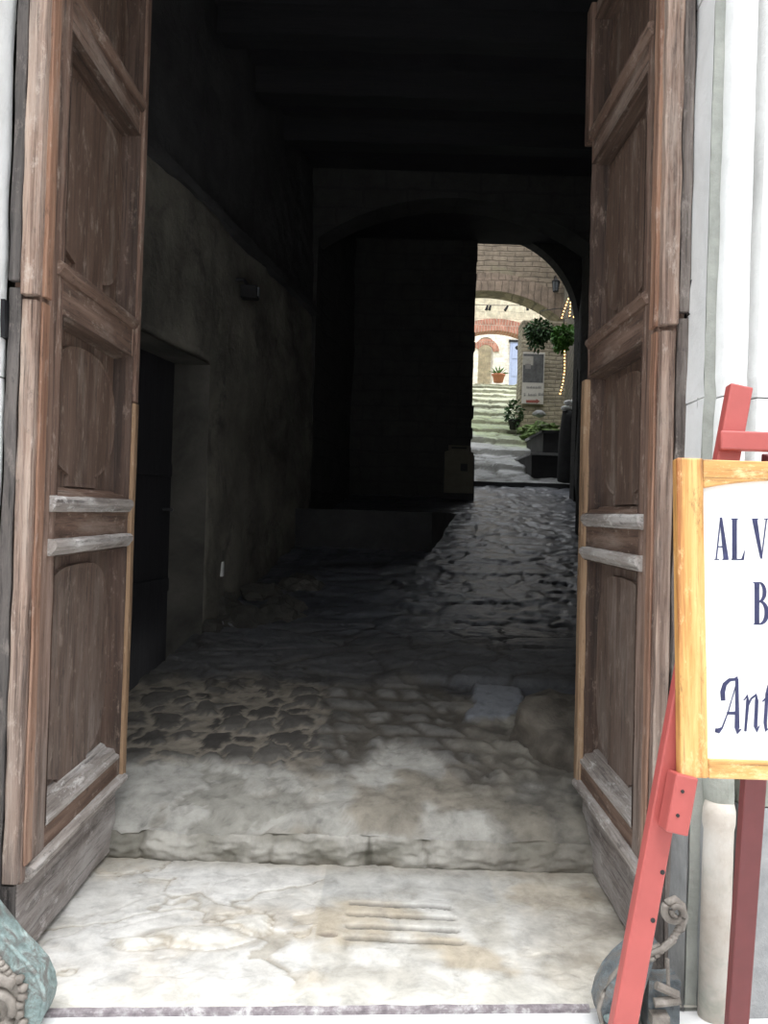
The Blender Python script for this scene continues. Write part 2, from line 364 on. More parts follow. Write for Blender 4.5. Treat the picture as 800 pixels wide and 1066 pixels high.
PALE = (.40, .385, .355)
def near_floor(x, y):
    z = floor_z(y); t = x-XL(y)
    n1 = fbm(x*1.7, y*1.7, 1.0, 4); n2 = fbm(x*6, y*6, 4.0, 4); n3 = fbm(x*22, y*22, 2.0, 3)
    # pale worn slabs behind the riser
    e, h, q = cell2(x*2.2+.30*n2+.3*n1, y*2.8+.30*n2, 1.0)
    ja = 1-sm(.02, .09, e)
    ca = mixc((.27, .26, .23), (.39, .38, .35), h); ca = mixc(ca, (.25, .225, .185), sm(.12, .55, n1+.35*n2)); ca = mixc(ca, (.22, .20, .17), ja*.45*sm(-.3, .3, n1+n2))
    za = -.007*ja + .010*n2 + .010*(h-.5) + .012*n1
    # coursed cobbles in pale mortar
    vd, vp = noise.voronoi(Vector((x*5.2+.26*n2+.25*n1+.10*n3, y*5.6+.18*n2+.08*n3, 2.0)), distance_metric='CHEBYCHEV')
    ed = (vd[1]-vd[0])*.15; hid = noise.cell(Vector((vp[0].x*13.3+.5, vp[0].y*9.7+.5, 4.5)))*.5+.5
    mw = .003 + .014*(noise.cell(Vector((hid*91.0, 3.5, 1.5)))*.5+.5)
    st = sm(mw, mw+.009, ed + .005*n3 + .004*n2)
    cb = mixc((.225, .198, .160), mixc((.040, .036, .032), (.098, .090, .080), hid), st); cb = mixc(cb, (.12, .105, .085), .5*sm(.1, .5, n2)*(1-st))
    zb = (.014+.012*hid)*sm(0, .03, ed-mw)*st + .005*n3 + .004*n2
    # dim cobbles half buried in mud
    ed2, hid2 = cobble(x+.4*y, y, .21, .15, 4)
    st2 = sm(.010, .035, ed2+.012*n2)*sm(-.35, .1, n2+.8*n1+.25)
    cc = mixc((.085, .075, .062), mixc((.10, .094, .085), (.17, .162, .15), hid2), st2); zc = (.012+.012*hid2)*sm(.0, .06, ed2)*st2 + .006*n3 + .010*n2
    # slate flags
    e3, h3, q3 = cell2(x*1.9+.25*n2, y*3.6+.2*n2, 3.0); e4, h4, q4 = cell2(x*4.5+.2*n2, y*13+.3*n3, 7.0)
    jd = 1-sm(.015, .10, e3)
    cd = mixc((.046, .050, .060), (.122, .130, .150), .55*h3+.45*h4); cd = mixc(cd, (.025, .024, .025), jd*.8)
    zd = .014*(h3-.5) + .010*(h4-.5)*sm(.0, .14, e4) - .012*jd + .004*n3 + .012*n2
    # where each is laid
    my = y + .10*n1 + .05*n2
    wa = 1-sm(4.06, 4.22, my + .10*sm(-.2, .6, x) * 1.0 - .28*sm(-.15, .1, x)*(1-sm(.25, .5, x)))
    wd = sm(5.12, 5.30, my + .16*sm(.1, .5, x))
    wc = sm(-.42, -.20, x + .12*n2)
    col = mixc(cb, cc, wc); zz = lerp(zb, zc, wc)
    col = mixc(col, ca, wa); zz = lerp(zz, za, wa)
    col = mixc(col, cd, wd); zz = lerp(zz, zd, wd)
    # brown worn earth between the boulder and the pale slabs
    br = sm(.35, .6, x+.12*n2)*(1-sm(4.9, 5.1, my))*sm(4.0, 4.2, my)
    col = mixc(col, mixc((.10, .09, .075), (.19, .17, .14), .5+.5*n2), br*.8)
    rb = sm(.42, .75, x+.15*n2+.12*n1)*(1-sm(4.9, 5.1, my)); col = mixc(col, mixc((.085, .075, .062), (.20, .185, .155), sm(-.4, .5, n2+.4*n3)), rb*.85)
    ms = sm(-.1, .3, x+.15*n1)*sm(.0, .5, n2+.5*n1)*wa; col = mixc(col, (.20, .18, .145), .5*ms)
    # smooth blue-grey slab
    sx = (x-.70+.10*n1+.05*n2)/.19; sy = (y-4.93+.05*n2)/.27; sl = (1-sm(.75, .9, max(abs(sx-.35*sy), abs(sy))+.25*n2+.1*n3))
    col = mixc(col, (.21, .22, .24), sl); zz = lerp(zz, .028, sl)
    wet = max(.9*wd*sm(5.2, 6.2, y), .6*sl, .25*wc*(1-wa))
    # muddy dust at the foot of the slates
    dust = sm(5.0, 5.3, y)*(1-sm(5.6, 6.6, y+.4*n1)); col = mixc(col, (.085, .078, .068), dust*.55)
    pit = sm(.3, .6, n3); zz -= .003*pit; col = mixc(col, tuple(q*.55 for q in col), .5*pit)
    zz += .04*sm(5.18, 5.24, y+.03*n2)*sm(-.3, .3, x)*(1-sm(5.6, 6.3, y))
    zz -= .05*(1-sm(0, .14, y-RISER+.03*n1))
    return z+zz, col, wet
ys = [RISER + i*.0125 for i in range(int((6.2-RISER)/.0125)+1)]
yn = ys[-1]
NX = 230
def xs_pass(y, n=NX): return [lerp(XL(y)-.05, XR(y)+.05, i/n) for i in range(n+1)]
o = grid_mesh('floor', M['paved'], xs_pass, ys, near_floor); struct(o)
ys2 = rng(yn, 11.98, 230)
o = grid_mesh('floor', M['paved'], lambda y: xs_pass(y, 150), ys2, near_floor); struct(o)

# landing stone
def landing(x, y):
    n1 = fbm(x*1.6, y*1.6, 3.0, 4); n2 = fbm(x*6, y*6, 8.0, 4); n3 = fbm(x*24, y*24, 1.0, 3)
    z = .003*n1 + .0012*n2
    c = mixc((.42, .40, .355), (.57, .555, .515), sm(-.4, .4, n2+.7*n1)); c = mixc(c, (.42, .36, .27), sm(.0, .4, fbm(x*2.2+4, y*3, 6.0, 4))*.85)
    # flagstone joints, left half and right end
    if x < -.22 or x > .52:
        e, h, q = cell2(x*2.1+.3*n2, y*3.0+.3*n2, 5.0); j = (1-sm(.01, .055, e))*sm(-.5, .2, n1+.5*n2)
        z += -.003*j + .004*(h-.5); c = mixc(c, (.33, .30, .25), j*.30); c = mixc(c, (.56, .555, .545), .35*h)
    pit = sm(.35, .6, n3)*sm(-.2, .4, n2); z -= .003*pit; c = mixc(c, (.33, .30, .25), .35*pit)
    if x < -.2:
        e2, h2, q2 = cell2(x*1.55+.22*n2+.2*n1, y*2.2+.22*n2+3.3, 9.0); j2 = (1-sm(.008, .035, e2)); c = mixc(c, (.30, .265, .21), j2*.6); z -= .006*j2
        c = mixc(c, (.64, .63, .61), .55*h2*(1-j2)); z -= .0
    elif x < .5: c = mixc(c, (.40, .40, .39), .55*sm(3.20, 3.45, y+.10*n2))
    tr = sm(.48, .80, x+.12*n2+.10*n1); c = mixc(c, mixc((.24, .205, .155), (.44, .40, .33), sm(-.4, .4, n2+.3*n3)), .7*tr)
    # swelling boulder set in the paving
    for bx, by, rx, ry, hh in ((-.62, 3.00, .19, .085, .026), (-.45, 3.09, .10, .075, .03), (-.83, 2.95, .09, .05, .016)):
        d = ((x-bx+.05*n2+.02*n3)/rx)**2 + ((y-by+.03*n1+.02*n2)/ry)**2
        if d < 1: z += hh*(1-d)**.8; c = mixc(c, mixc((.40, .35, .27), (.62, .60, .55), sm(.1, .6, 1-d+.4*n2)), .75*min(1, 2.5*(1-d)))  # pale crown is a painted highlight, tan around it
        elif d < 1.7: c = mixc(c, (.27, .23, .17), .5*(1-sm(1.0, 1.7, d)))
    # four drain grooves
    for gy, x0, x1 in ((3.305, -.095, .315), (3.215, -.10, .33), (3.125, -.10, .335), (3.035, -.10, .345)):
        gy2 = gy - .03*x + .006*nz(x*11, gy*9) + .003*nz(x*37, gy*5)
        if x0 < x < x1:
            d = abs(y-gy2); k = (1-sm(.011, .021, d+.004*n3))*sm(x0, x0+.02, x)*(1-sm(x1-.02, x1, x)); z -= .03*k; c = mixc(c, (.09, .08, .065), 1.0*k)
    # dark chipped hollow
    d = ((x+.155)/.035)**2 + ((y-3.06)/.022)**2; k = 1-sm(.5, 1.3, d+.5*n3); z -= .01*k; c = mixc(c, (.20, .165, .135), .8*k)
    # darker brown band towards the riser
    k = sm(3.52, 3.66, y+.04*n2); c = mixc(c, (.27, .245, .20), .65*k)
    fr = sm(2.78, 2.70, y - .066*x + .02*n2)
    c = mixc(c, (.58, .56, .50), .6*fr)
    return z, c, .1
NL = 300
lx = rng(-1.32, 1.10, NL)
bm = bmesh.new(); cl = bm.verts.layers.float_color.new('stone'); wl = bm.verts.layers.float.new('wet'); prev = None
for j in range(231):
    row = []
    for x in lx:
        y = lerp(FY(x), RISER+.01, j/230); z, c, w = landing(x, y)
        if j == 0: z = -.0
        v = bm.verts.new((x, y, z)); v[cl] = (*c, 1); v[wl] = w; row.append(v)
    if prev:
        for i in range(NL): bm.faces.new((prev[i], prev[i+1], row[i+1], row[i]))
    prev = row
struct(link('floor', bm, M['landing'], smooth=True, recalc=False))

# riser of the inner step: a course of blocks standing on the landing
bm = bmesh.new(); cl = bm.verts.layers.float_color.new('stone'); wl = bm.verts.layers.float.new('wet'); prev = None
rx = rng(-1.66, 1.36, 280)
for k in range(23):
    row = []
    for x in rx:
        t = k/22; e = abs(((x+.4+.30*nz(x*1.1, 4)+.03*nz(x*5, t*3))/.62) % 1 - .5)*.62; j = (1-sm(.004, .016, .31-e))*sm(-.2, .3, nz(x*2, t*2)+.25)
        n2 = fbm(x*5, t*1.4, 2.0, 4); n3 = fbm(x*20, t*5, 6.0, 3)
        nd, cc, ww = near_floor(x, RISER)
        zt = nd; z = lerp(-.015, zt, t); y = RISER - .030*math.sin(PI*min(1, t*1.02))**.5*(1-.5*t) - .016*n2 + .008*j - .008*n3
        if k == 22: y = RISER
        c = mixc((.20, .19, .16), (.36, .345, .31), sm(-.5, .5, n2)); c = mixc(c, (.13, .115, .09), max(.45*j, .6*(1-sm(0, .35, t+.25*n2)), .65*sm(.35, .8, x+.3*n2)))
        if abs(x+.02) < .035: c = mixc(c, (.06, .055, .04), .8*(1-sm(.015, .035, abs(x+.02)+.02*t))); y += .012
        v = bm.verts.new((x, y, z)); v[cl] = (*c, 1); v[wl] = .1; row.append(v)
    if prev:
        for i in range(len(rx)-1): bm.faces.new((prev[i], prev[i+1], row[i+1], row[i]))
    prev = row
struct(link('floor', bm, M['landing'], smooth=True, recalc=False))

# street in front
bm = bmesh.new(); n = 60
rows = []
for j in range(31):
    rows.append([bm.verts.new((x, lerp(-4.0, FY(x)-.0, j/30), -.012+.004*fbm(x*2, j*.4, 0, 3)*(0 if j == 30 else 1))) for x in rng(-6, 6, n)])
for A, B in zip(rows, rows[1:]):
    for i in range(n): bm.faces.new((A[i], A[i+1], B[i+1], B[i]))
struct(link('floor', bm, M['street'], smooth=True, recalc=False))
# worn metal strip along the threshold
bm = bmesh.new(); prev = None
for i in range(61):
    x = lerp(-.985, .70, i/60); y = FY(x)
    a = .0025*nz(x*11, 1); row = [bm.verts.new(p) for p in ((x, y-.006+a, -.03), (x, y-.006+a, .001+a), (x, y+.014+a*2, .006+a), (x, y+.014+a*2, -.03))]
    if prev:
        for k in range(4): bm.faces.new((prev[k], prev[(k+1) % 4], row[(k+1) % 4], row[k]))
    else: bm.faces.new(row)
    prev = row
bm.faces.new(prev[::-1])
tag(link('threshold_strip', bm, M['strip'], smooth=False), 'long thin worn metal strip along the front edge of the threshold', 'threshold')

# ------------------------------------------------------------------ walls of the passage
def wall_grid(name, mat, ticks_a, ticks_b, pos, hole=None, amp=.03, freq=1.5, thick=.3, out=Vector((-1, 0, 0)), fine=.012):
    bm = bmesh.new(); V = {}
    def g(i, j):
        if (i, j) not in V:
            p = Vector(pos(ticks_a[i], ticks_b[j])); d = amp*fbm(p.x*freq, p.y*freq, p.z*freq, 4) + fine*fbm(p.x*9, p.y*9, p.z*9, 3)
            V[(i, j)] = bm.verts.new(p - out*d)
        return V[(i, j)]
    for i in range(len(ticks_a)-1):
        for j in range(len(ticks_b)-1):
            if hole and hole((ticks_a[i]+ticks_a[i+1])/2, (ticks_b[j]+ticks_b[j+1])/2): continue
            bm.faces.new((g(i, j), g(i+1, j), g(i+1, j+1), g(i, j+1)))
    # outer skin so that the wall has its thickness
    be = [e for e in bm.edges if len(e.link_faces) == 1]
    r = bmesh.ops.extrude_edge_only(bm, edges=be)
    for v in r['geom']:
        if isinstance(v, bmesh.types.BMVert): v.co += out*thick
    return struct(link(name, bm, mat, smooth=True, recalc=False))
DY0, DY1, DZ = 3.9, 5.94, 2.58
ta = rng(2.80, DY0, 20) + rng(DY0, DY1, 40)[1:] + rng(DY1, 8.85, 60)[1:]
tb = rng(-.1, DZ, 54) + rng(DZ, 3.62, 22)[1:]
def doorhole(y, z): return DY0 < y < DY1 and z < DZ
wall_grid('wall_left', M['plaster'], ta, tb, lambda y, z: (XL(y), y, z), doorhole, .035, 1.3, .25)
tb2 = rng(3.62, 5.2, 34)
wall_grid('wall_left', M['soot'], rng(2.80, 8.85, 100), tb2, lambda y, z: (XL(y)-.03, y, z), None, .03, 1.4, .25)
# dark string course between the two
bm = bmesh.new(); prev = None
for y in rng(2.85, 8.8, 90):
    a = .012*nz(y*3, 2); q = XL(y)
    row = [bm.verts.new(p) for p in ((q-.1, y, 3.58), (q+.05+a, y, 3.60+a), (q+.055+a, y, 3.66+a), (q-.1, y, 3.70))]
    if prev:
        for k in range(4): bm.faces.new((prev[k], prev[(k+1) % 4], row[(k+1) % 4], row[k]))
    prev = row
struct(link('trim_1', bm, M['soot'], smooth=False))
# doorway recess
bm = bmesh.new(); dep = .24
def rec(y, z, d): return (XL(y)-d, y, z)
for (a, b) in (((DY1-.03, -.1), (DY1-.03, DZ-.03)), ((DY1-.03, DZ-.03), (DY0+.03, DZ-.03)), ((DY0+.03, DZ-.03), (DY0+.03, -.1))):
    prev = None
    for i in range(13):
        y, z = lerp(a[0], b[0], i/12), lerp(a[1], b[1], i/12)
        row = [bm.verts.new(rec(y, z, -.012 + (dep+.012)*k/6)) for k in range(7)]
        for v in row: v.co += Vector((0, 1, 1))*.006*fbm(v.co.x*5, v.co.y*5, v.co.z*5, 3)
        if prev:
            for k in range(6): bm.faces.new((prev[k], prev[k+1], row[k+1], row[k]))
        prev = row
struct(link('trim_2', bm, M['dim'], smooth=True))
d1 = bpy.data.objects.new('door_1', None); COL.objects.link(d1); struct(d1)
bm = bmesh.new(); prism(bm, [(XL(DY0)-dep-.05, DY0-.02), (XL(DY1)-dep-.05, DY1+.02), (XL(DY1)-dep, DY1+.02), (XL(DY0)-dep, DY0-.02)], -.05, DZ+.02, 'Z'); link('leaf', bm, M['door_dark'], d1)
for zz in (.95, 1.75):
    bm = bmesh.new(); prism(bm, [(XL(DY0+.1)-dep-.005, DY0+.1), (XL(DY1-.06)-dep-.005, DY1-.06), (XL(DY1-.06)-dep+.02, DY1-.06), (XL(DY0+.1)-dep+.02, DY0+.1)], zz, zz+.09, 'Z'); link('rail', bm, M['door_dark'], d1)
bm = bmesh.new(); c = Vector((XL(5.8)-dep+.03, 5.8, 1.52)); tube(bm, [c+Vector((-.04, 0, 0)), c, c+Vector((.03, 0, 0)), c+Vector((.04, -.06, 0))], .012); link('handle', bm, M['iron'], d1)
# right wall
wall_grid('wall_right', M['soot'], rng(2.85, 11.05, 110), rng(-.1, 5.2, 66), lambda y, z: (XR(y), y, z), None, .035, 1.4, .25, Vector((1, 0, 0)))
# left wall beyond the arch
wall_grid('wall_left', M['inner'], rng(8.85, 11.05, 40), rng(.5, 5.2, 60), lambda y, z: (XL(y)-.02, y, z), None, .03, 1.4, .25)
# ceiling
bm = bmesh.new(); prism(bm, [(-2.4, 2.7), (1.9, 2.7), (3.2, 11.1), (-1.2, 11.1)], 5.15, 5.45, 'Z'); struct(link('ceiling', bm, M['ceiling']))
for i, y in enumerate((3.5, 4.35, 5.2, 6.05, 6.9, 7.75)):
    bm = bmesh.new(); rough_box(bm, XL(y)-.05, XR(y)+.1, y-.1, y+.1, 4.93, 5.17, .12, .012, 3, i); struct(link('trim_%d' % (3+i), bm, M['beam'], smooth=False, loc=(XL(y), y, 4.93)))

# arch diaphragm across the passage
def arch_wall(name, mat, x0, x1, z0, z1, y0, y1, ax0, ax1, spring, apex, n=28, foot=None, axc=None):
    """wall panel with a segmental opening between ax0 and ax1"""
    bm = bmesh.new(); h = apex-spring; c = (ax1-ax0)/2; R = (c*c+h*h)/(2*h); xc = (ax0+ax1)/2; zc = apex-R
    th = math.asin(min(1, c/R)); arc = [(xc+R*math.sin(lerp(-th, th, i/n)), zc+R*math.cos(lerp(-th, th, i/n))) for i in range(n+1)]
    pts = [(x0, z0), (ax0, z0)] + arc + [(ax1, z0), (x1, z0), (x1, z1), (x0, z1)]
    if x0 >= ax0-1e-6: pts = pts[1:]
    # build as strips: above the arc and the two legs
    def quad_prism(q): prism(bm, q, y0, y1, 'Y')
    if ax0 > x0: quad_prism([(x0, z0), (ax0, z0), (ax0, spring), (ax0, z1), (x0, z1)])
    if x1 > ax1: quad_prism([(ax1, z0), (x1, z0), (x1, z1), (ax1, z1), (ax1, spring)])
    for (a, b) in zip(arc, arc[1:]): quad_prism([a, b, (b[0], z1), (a[0], z1)])
    bmesh.ops.remove_doubles(bm, verts=bm.verts[:], dist=.0005)
    return struct(link(name, bm, mat)), arc
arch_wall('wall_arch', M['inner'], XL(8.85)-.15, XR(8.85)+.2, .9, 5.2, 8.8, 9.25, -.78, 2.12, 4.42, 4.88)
# slightly proud ring of arch stones
def arch_ring(name, mat, xc, zc, r0, r1, a0, a1, y0, y1, n=26, stone=False):
    bm = bmesh.new(); A = [lerp(a0, a1, i/n) for i in range(n+1)]
    for a, b in zip(A, A[1:]):
        prism(bm, [(xc+r0*math.sin(a), zc+r0*math.cos(a)), (xc+r0*math.sin(b), zc+r0*math.cos(b)), (xc+r1*math.sin(b), zc+r1*math.cos(b)), (xc+r1*math.sin(a), zc+r1*math.cos(a))], y0, y1, 'Y')
    bmesh.ops.remove_doubles(bm, verts=bm.verts[:], dist=.0005)
    return struct(link(name, bm, mat))
# exit wall: the left half walled up to a straight ragged edge, the right half open under a round arch
bm = bmesh.new(); ex, ez, er = 1.266, 4.07, 1.222; EY0, EY1 = 11.0, 11.25; EL = 1.115
prism(bm, [(XL(11)-.3, 1.2), (EL, 1.2), (EL, 5.9), (XL(11)-.3, 5.9)], EY0, EY1, 'Y')
arc = [(ex+er*math.sin(a), ez+er*math.cos(a)) for a in rng(math.asin((EL-ex)/er), PI/2, 24)]
for a, b in zip(arc, arc[1:]): prism(bm, [a, b, (b[0], 5.9), (a[0], 5.9)], EY0, EY1, 'Y')
prism(bm, [(ex+er, 1.2), (XR(11)+.5, 1.2), (XR(11)+.5, 5.9), (ex+er, 5.9)], EY0, EY1, 'Y')
bmesh.ops.remove_doubles(bm, verts=bm.verts[:], dist=.0005)
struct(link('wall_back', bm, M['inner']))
# jagged masonry teeth on that edge
bm = bmesh.new(); z = 1.75; k = 0
while z < 5.1:
    hh = random.uniform(.10, .22); rough_box(bm, EL-.3, EL+random.uniform(-.012, .022), EY0-.02, EY1+.01, z, min(z+hh-.01, 5.15), .1, .008, 6, k); z += hh; k += 1
struct(link('trim_9', bm, M['inner']))
# step sill at the exit
bm = bmesh.new(); rough_box(bm, EL-.1, 2.85, 11.9, 12.25, 1.75, 2.03, .06, .012, 4, 3); struct(link('trim_10', bm, M['blackbox'], loc=(2, 12, 1.9)))
# masonry mass above the passage
bm = bmesh.new(); box(bm, -3.5, 4.5, 2.9, 11.6, 5.9, 9.0); struct(link('wall_upper', bm, M['inner']))

# low dark platform along the left side beyond the arch
bm = bmesh.new()
pts = [(XL(8.3)-.1, 8.3), (.485, 8.3), (1.08, 10.98), (XL(11)-.1, 10.98)]
prism(bm, pts, .9, 1.56, 'Z'); bmesh.ops.subdivide_edges(bm, edges=bm.edges[:], cuts=8, use_grid_fill=True)
for v in bm.verts: v.co += Vector((nz(v.co.x*3, v.co.y*3, v.co.z*3), nz(v.co.x*3, v.co.y*3, 9+v.co.z*3), .6*nz(v.co.x*3, v.co.y*3, 19+v.co.z*3)))*.022
struct(link('platform', bm, M['soot'], smooth=False))
# rough footing stones at the foot of the left wall
bm = bmesh.new()
for i, (px, py, Y, r) in enumerate(((222, 668, 6.05, (.16, .14, .13)), (258, 662, 6.2, (.22, .18, .16)), (300, 656, 6.45, (.20, .22, .17)), (278, 640, 6.9, (.22, .22, .13)), (236, 655, 6.4, (.2, .2, .2)), (318, 636, 7.1, (.2, .2, .14)))):
    p = P(px, py, Y); blob(bm, (p.x-.04, p.y, floor_z(Y)-.07), r, 3, .35, 1.6, i)
struct(link('baseboard_left', bm, M['dim'], smooth=False))

# ------------------------------------------------------------------ facade, jambs
LX = -1.245; RX = 1.02
def jamb_block(bm, sx, z0, z1, grow=0.0, seed=0):
    """one course of the right jamb in plan, mirrored for the left with sx=-1"""
    if sx > 0:
        x0 = .998-grow; y = 2.655
        out = [(1.02-grow, 2.87), (x0+.004, y), (1.010, y+.03), (1.045, y+.04)]
        out += [(1.090-(.042+grow*.3)*math.cos(a), y-.008-.042*math.sin(a)-grow*.5) for a in rng(.15, PI-.15, 10)]
        out += [(1.138, y+.03), (1.152, y+.03), (1.165, y-.02-grow), (1.34, y-.01-grow), (1.36, y+.03), (1.45, y+.03), (1.45, 2.92)]
    else:
        y = 2.52
        out = [(-1.248, 2.72), (-1.243+grow, y), (-1.257, y-.012), (-1.257, y+.045), (-1.29, y+.05)]
        out += [(-1.342+.052*math.cos(a), y-.012-.052*math.sin(a)) for a in rng(.15, PI-.15, 10)]
        out += [(-1.395, y+.01), (-1.41, y-.02-grow), (-1.70, y-.01-grow), (-1.70, 2.80)]
    n = max(2, int((z1-z0)/.06)); prev = None
    for i in range(n+1):
        z = lerp(z0, z1, i/n); ins = .006 if i in (0, n) else 0
        row = []
        for (x, yy) in out:
            d = .0045*fbm(x*9, yy*9, z*5+seed*3, 3)
            row.append(bm.verts.new((x+d+(ins if sx > 0 else -ins)*(1 if yy < 2.8 else 0), yy+d+ins*(1 if yy < 2.8 else 0), z)))
        if prev:
            for k in range(len(row)): bm.faces.new((prev[k], prev[(k+1) % len(row)], row[(k+1) % len(row)], row[k]))
        else: bm.faces.new(row)
        prev = row
    bm.faces.new(prev[::-1])
for sx, name in ((1, 'trim_11'), (-1, 'trim_12')):
    bm = bmesh.new()
    for i, (z0, z1) in enumerate(((1.005, 1.945), (1.95, 3.30), (3.305, 3.95))): jamb_block(bm, sx, z0, z1, 0, i)
    struct(link(name, bm, M['jamb'], smooth=False))
    bm = bmesh.new(); jamb_block(bm, sx, .655, 1.0, 0, 5); struct(link('trim_%d' % (19 if sx > 0 else 20), bm, M['jamb_low'], smooth=False))
    bm = bmesh.new(); jamb_block(bm, sx, -.03, .65, .004, 7); struct(link('trim_%d' % (13 if sx > 0 else 14), bm, M['base'], smooth=False))
# pale engaged shaft at the foot of the right jamb, with a rounded shoulder
bm = bmesh.new(); lathe(bm, [(.046, 0), (.046, .60), (.050, .62), (.050, .66), (.044, .685), (.036, .69)], (1.090, 2.645, -.02), 20); struct(link('trim_21', bm, M['shaft'], smooth=True))
# darker filled groove beside the shaft
bm = bmesh.new(); rough_box(bm, 1.012, 1.052, 2.676, 2.73, -.02, 3.94, .06, .003, 9, 2); struct(link('trim_15', bm, M['jamb_groove'], smooth=False))
for nm, x0, x1, y0 in (('wall_front', -6.0, -1.69, 2.56), ('wall_front', 1.44, 6.0, 2.69)):
    bm = bmesh.new(); rough_box(bm, x0, x1, y0, 2.95, -.05, 9.0, .5, .01, 1, 1); struct(link(nm, bm, M['jamb']))
bm = bmesh.new(); rough_box(bm, -1.75, 1.5, 2.60, 2.95, 3.95, 9.0, .4, .01, 1, 2); struct(link('wall_front', bm, M['jamb']))

# house front across the narrow street, behind the viewer
bm = bmesh.new(); rough_box(bm, -9, 9, -4.6, -4.0, -.05, 7.5, .6, .02, 1, 5); struct(link('wall_opposite', bm, M['jamb']))

# ------------------------------------------------------------------ the two door leaves
def door_leaf(side, label, X, Y, W, lean, z_bot):
    """local u along the leaf from its hinge edge (+Y), n out of its inner face, z up"""
    sg = 1 if side == 'left' else -1
    root = thing('door_leaf', label, 'door', (X, Y, 0), 'pair of old portal door leaves')
    root.rotation_euler = (0, lean, 0)
    def part(name, mat, u0, u1, n0, n1, z0, z1, amp=.0025, seg=.05, parent=root, seed=0, freq=7):
        bm = bmesh.new(); a, b = sorted((sg*n0, sg*n1)); rough_box(bm, a, b, u0, u1, z0, z1, seg, amp, freq, seed+(0 if sg > 0 else 40))
        return link(name, bm, mat, parent, bevel=.004)
    TOP = 3.93; ST = .18; MS = .98; T = -.09
    zs = dict(kick=(z_bot, .30))
    part('hinge_stile', M['stile'], 0, ST, T, 0, .30, TOP)
    part('meeting_stile', M['stile'], MS, W, T, 0, .30, TOP, seed=3)
    part('kick_board', M['kick'], -.005, W-.03, T, -.012, z_bot, .305, .006, .035, seed=5)
    for i, (a, b) in enumerate(((.305, .43), (1.36, 1.57), (2.2, 2.375), (3.18, 3.34), (3.85, TOP))):
        part('rail', M['rail'], ST, MS, T, -.002, a, b, seed=10+i)
    # ledges (weathered mouldings)
    def ledge(z0, z1, proj, u0=.06, u1=None, mat=M['ledge'], seed=0, slope=.35):
        u1 = W-.04 if u1 is None else u1
        bm = bmesh.new(); prev = None; k = 22
        prof = [(-.05, z0), (proj*.35, z0), (proj*.75, z0+(z1-z0)*.3), (proj, z0+(z1-z0)*.45), (proj, z0+(z1-z0)*.75), (proj*.6, z1-(z1-z0)*.08), (-.05, z1)]
        for i in range(k+1):
            u = lerp(u0, u1, i/k); row = []
            for n_, z_ in prof:
                d = .0022*fbm(u*14+seed*3, n_*30, z_*20, 3); row.append(bm.verts.new((sg*(n_+(d if n_ > 0 else 0)), u, z_+d)))
            if prev:
                for q in range(len(row)): bm.faces.new((prev[q], prev[(q+1) % len(row)], row[(q+1) % len(row)], row[q]))
            else: bm.faces.new(row)
            prev = row
        bm.faces.new(prev[::-1]); return link('ledge_moulding', bm, mat, root)
    ledge(.295, .350, .032, .03, W-.01, seed=1)
    ledge(1.365, 1.425, .030, .12, seed=2); ledge(1.515, 1.575, .026, .12, seed=3)
    ledge(2.325, 2.375, .022, .12, mat=M['rail'], seed=4); ledge(3.29, 3.34, .022, .12, mat=M['rail'], seed=5)
    # sunk panels with their mouldings and a shaped raised field
    for i, (a, b) in enumerate(((.43, 1.36), (1.57, 2.2), (2.375, 3.18), (3.34, 3.85))):
        pan = part('panel', M['panel'], ST-.01, MS+.01, T-.006, -.072, a-.01, b+.01, .002, .07, seed=20+i)
        # moulding frame: stepped ring
        bm = bmesh.new()
        steps = [(0, .004), (.006, .004), (.009, -.010), (.018, -.016), (.021, -.050), (.027, -.056), (.030, -.073)]
        rings = []
        for s_, n_ in steps:
            sb = s_*(2.4 if i == 0 else 1.3); k_ = .35 if side == 'left' else .35
            rings.append([bm.verts.new((sg*n_, u, z)) for u, z in ((ST-.004+s_*k_, a-.004+sb), (MS+.004-s_, a-.004+sb), (MS+.004-s_, b+.004-s_*.6), (ST-.004+s_*k_, b+.004-s_*.6))])
        def ring_part(qs, mat_):
            b2 = bmesh.new()
            for A, B in zip(rings, rings[1:]):
                for q in qs: b2.faces.new([b2.verts.new(v.co) for v in (A[q], A[(q+1) % 4], B[(q+1) % 4], B[q])])
            bmesh.ops.remove_doubles(b2, verts=b2.verts[:], dist=1e-5)
            return link('panel_moulding', b2, mat_, pan)
        ring_part((0,), M['ledge'] if i == 0 else M['rail']); ring_part((1,), M['moulding']); ring_part((2,), M['panel_shaded_h']); ring_part((3,), M['moulding']); bm.free()
        # raised cartouche: bowed sides, a narrow foot
        bm = bmesh.new(); uc = (ST+MS)/2; hw = (MS-ST)/2-.028; zc = (a+b)/2; hh = (b-a)/2-.060
        out = []
        for q in range(33):
            ang = lerp(-PI/2+.32, 1.5*PI-.32, q/32)
            cu, cz = math.cos(ang), math.sin(ang)
            ex_ = .80 if b-a < .7 else .55; ez_ = .85 if b-a < .7 else .62
            out.append((uc+hw*math.copysign(abs(cu)**ex_, cu), zc+.012+hh*math.copysign(abs(cz)**ez_, cz)))
        foot = .17
        out = [(uc-foot*.9, zc-hh-.022), (uc+foot*.9, zc-hh-.022), (uc+foot*.9, zc-hh+.012)] + out + [(uc-foot*.9, zc-hh+.012)]
        A = [bm.verts.new((sg*-.0735, u, z)) for u, z in out]; B = [bm.verts.new((sg*-.057, uc+(u-uc)*.992, zc+(z-zc)*.992)) for u, z in out]
        C = [bm.verts.new((sg*-.060, uc+(u-uc)*.95, zc+(z-zc)*.95)) for u, z in out]
        m_ = len(out)
        for X1, X2 in ((A, B), (B, C)):
            for q in range(m_): bm.faces.new((X1[q], X1[(q+1) % m_], X2[(q+1) % m_], X2[q]))
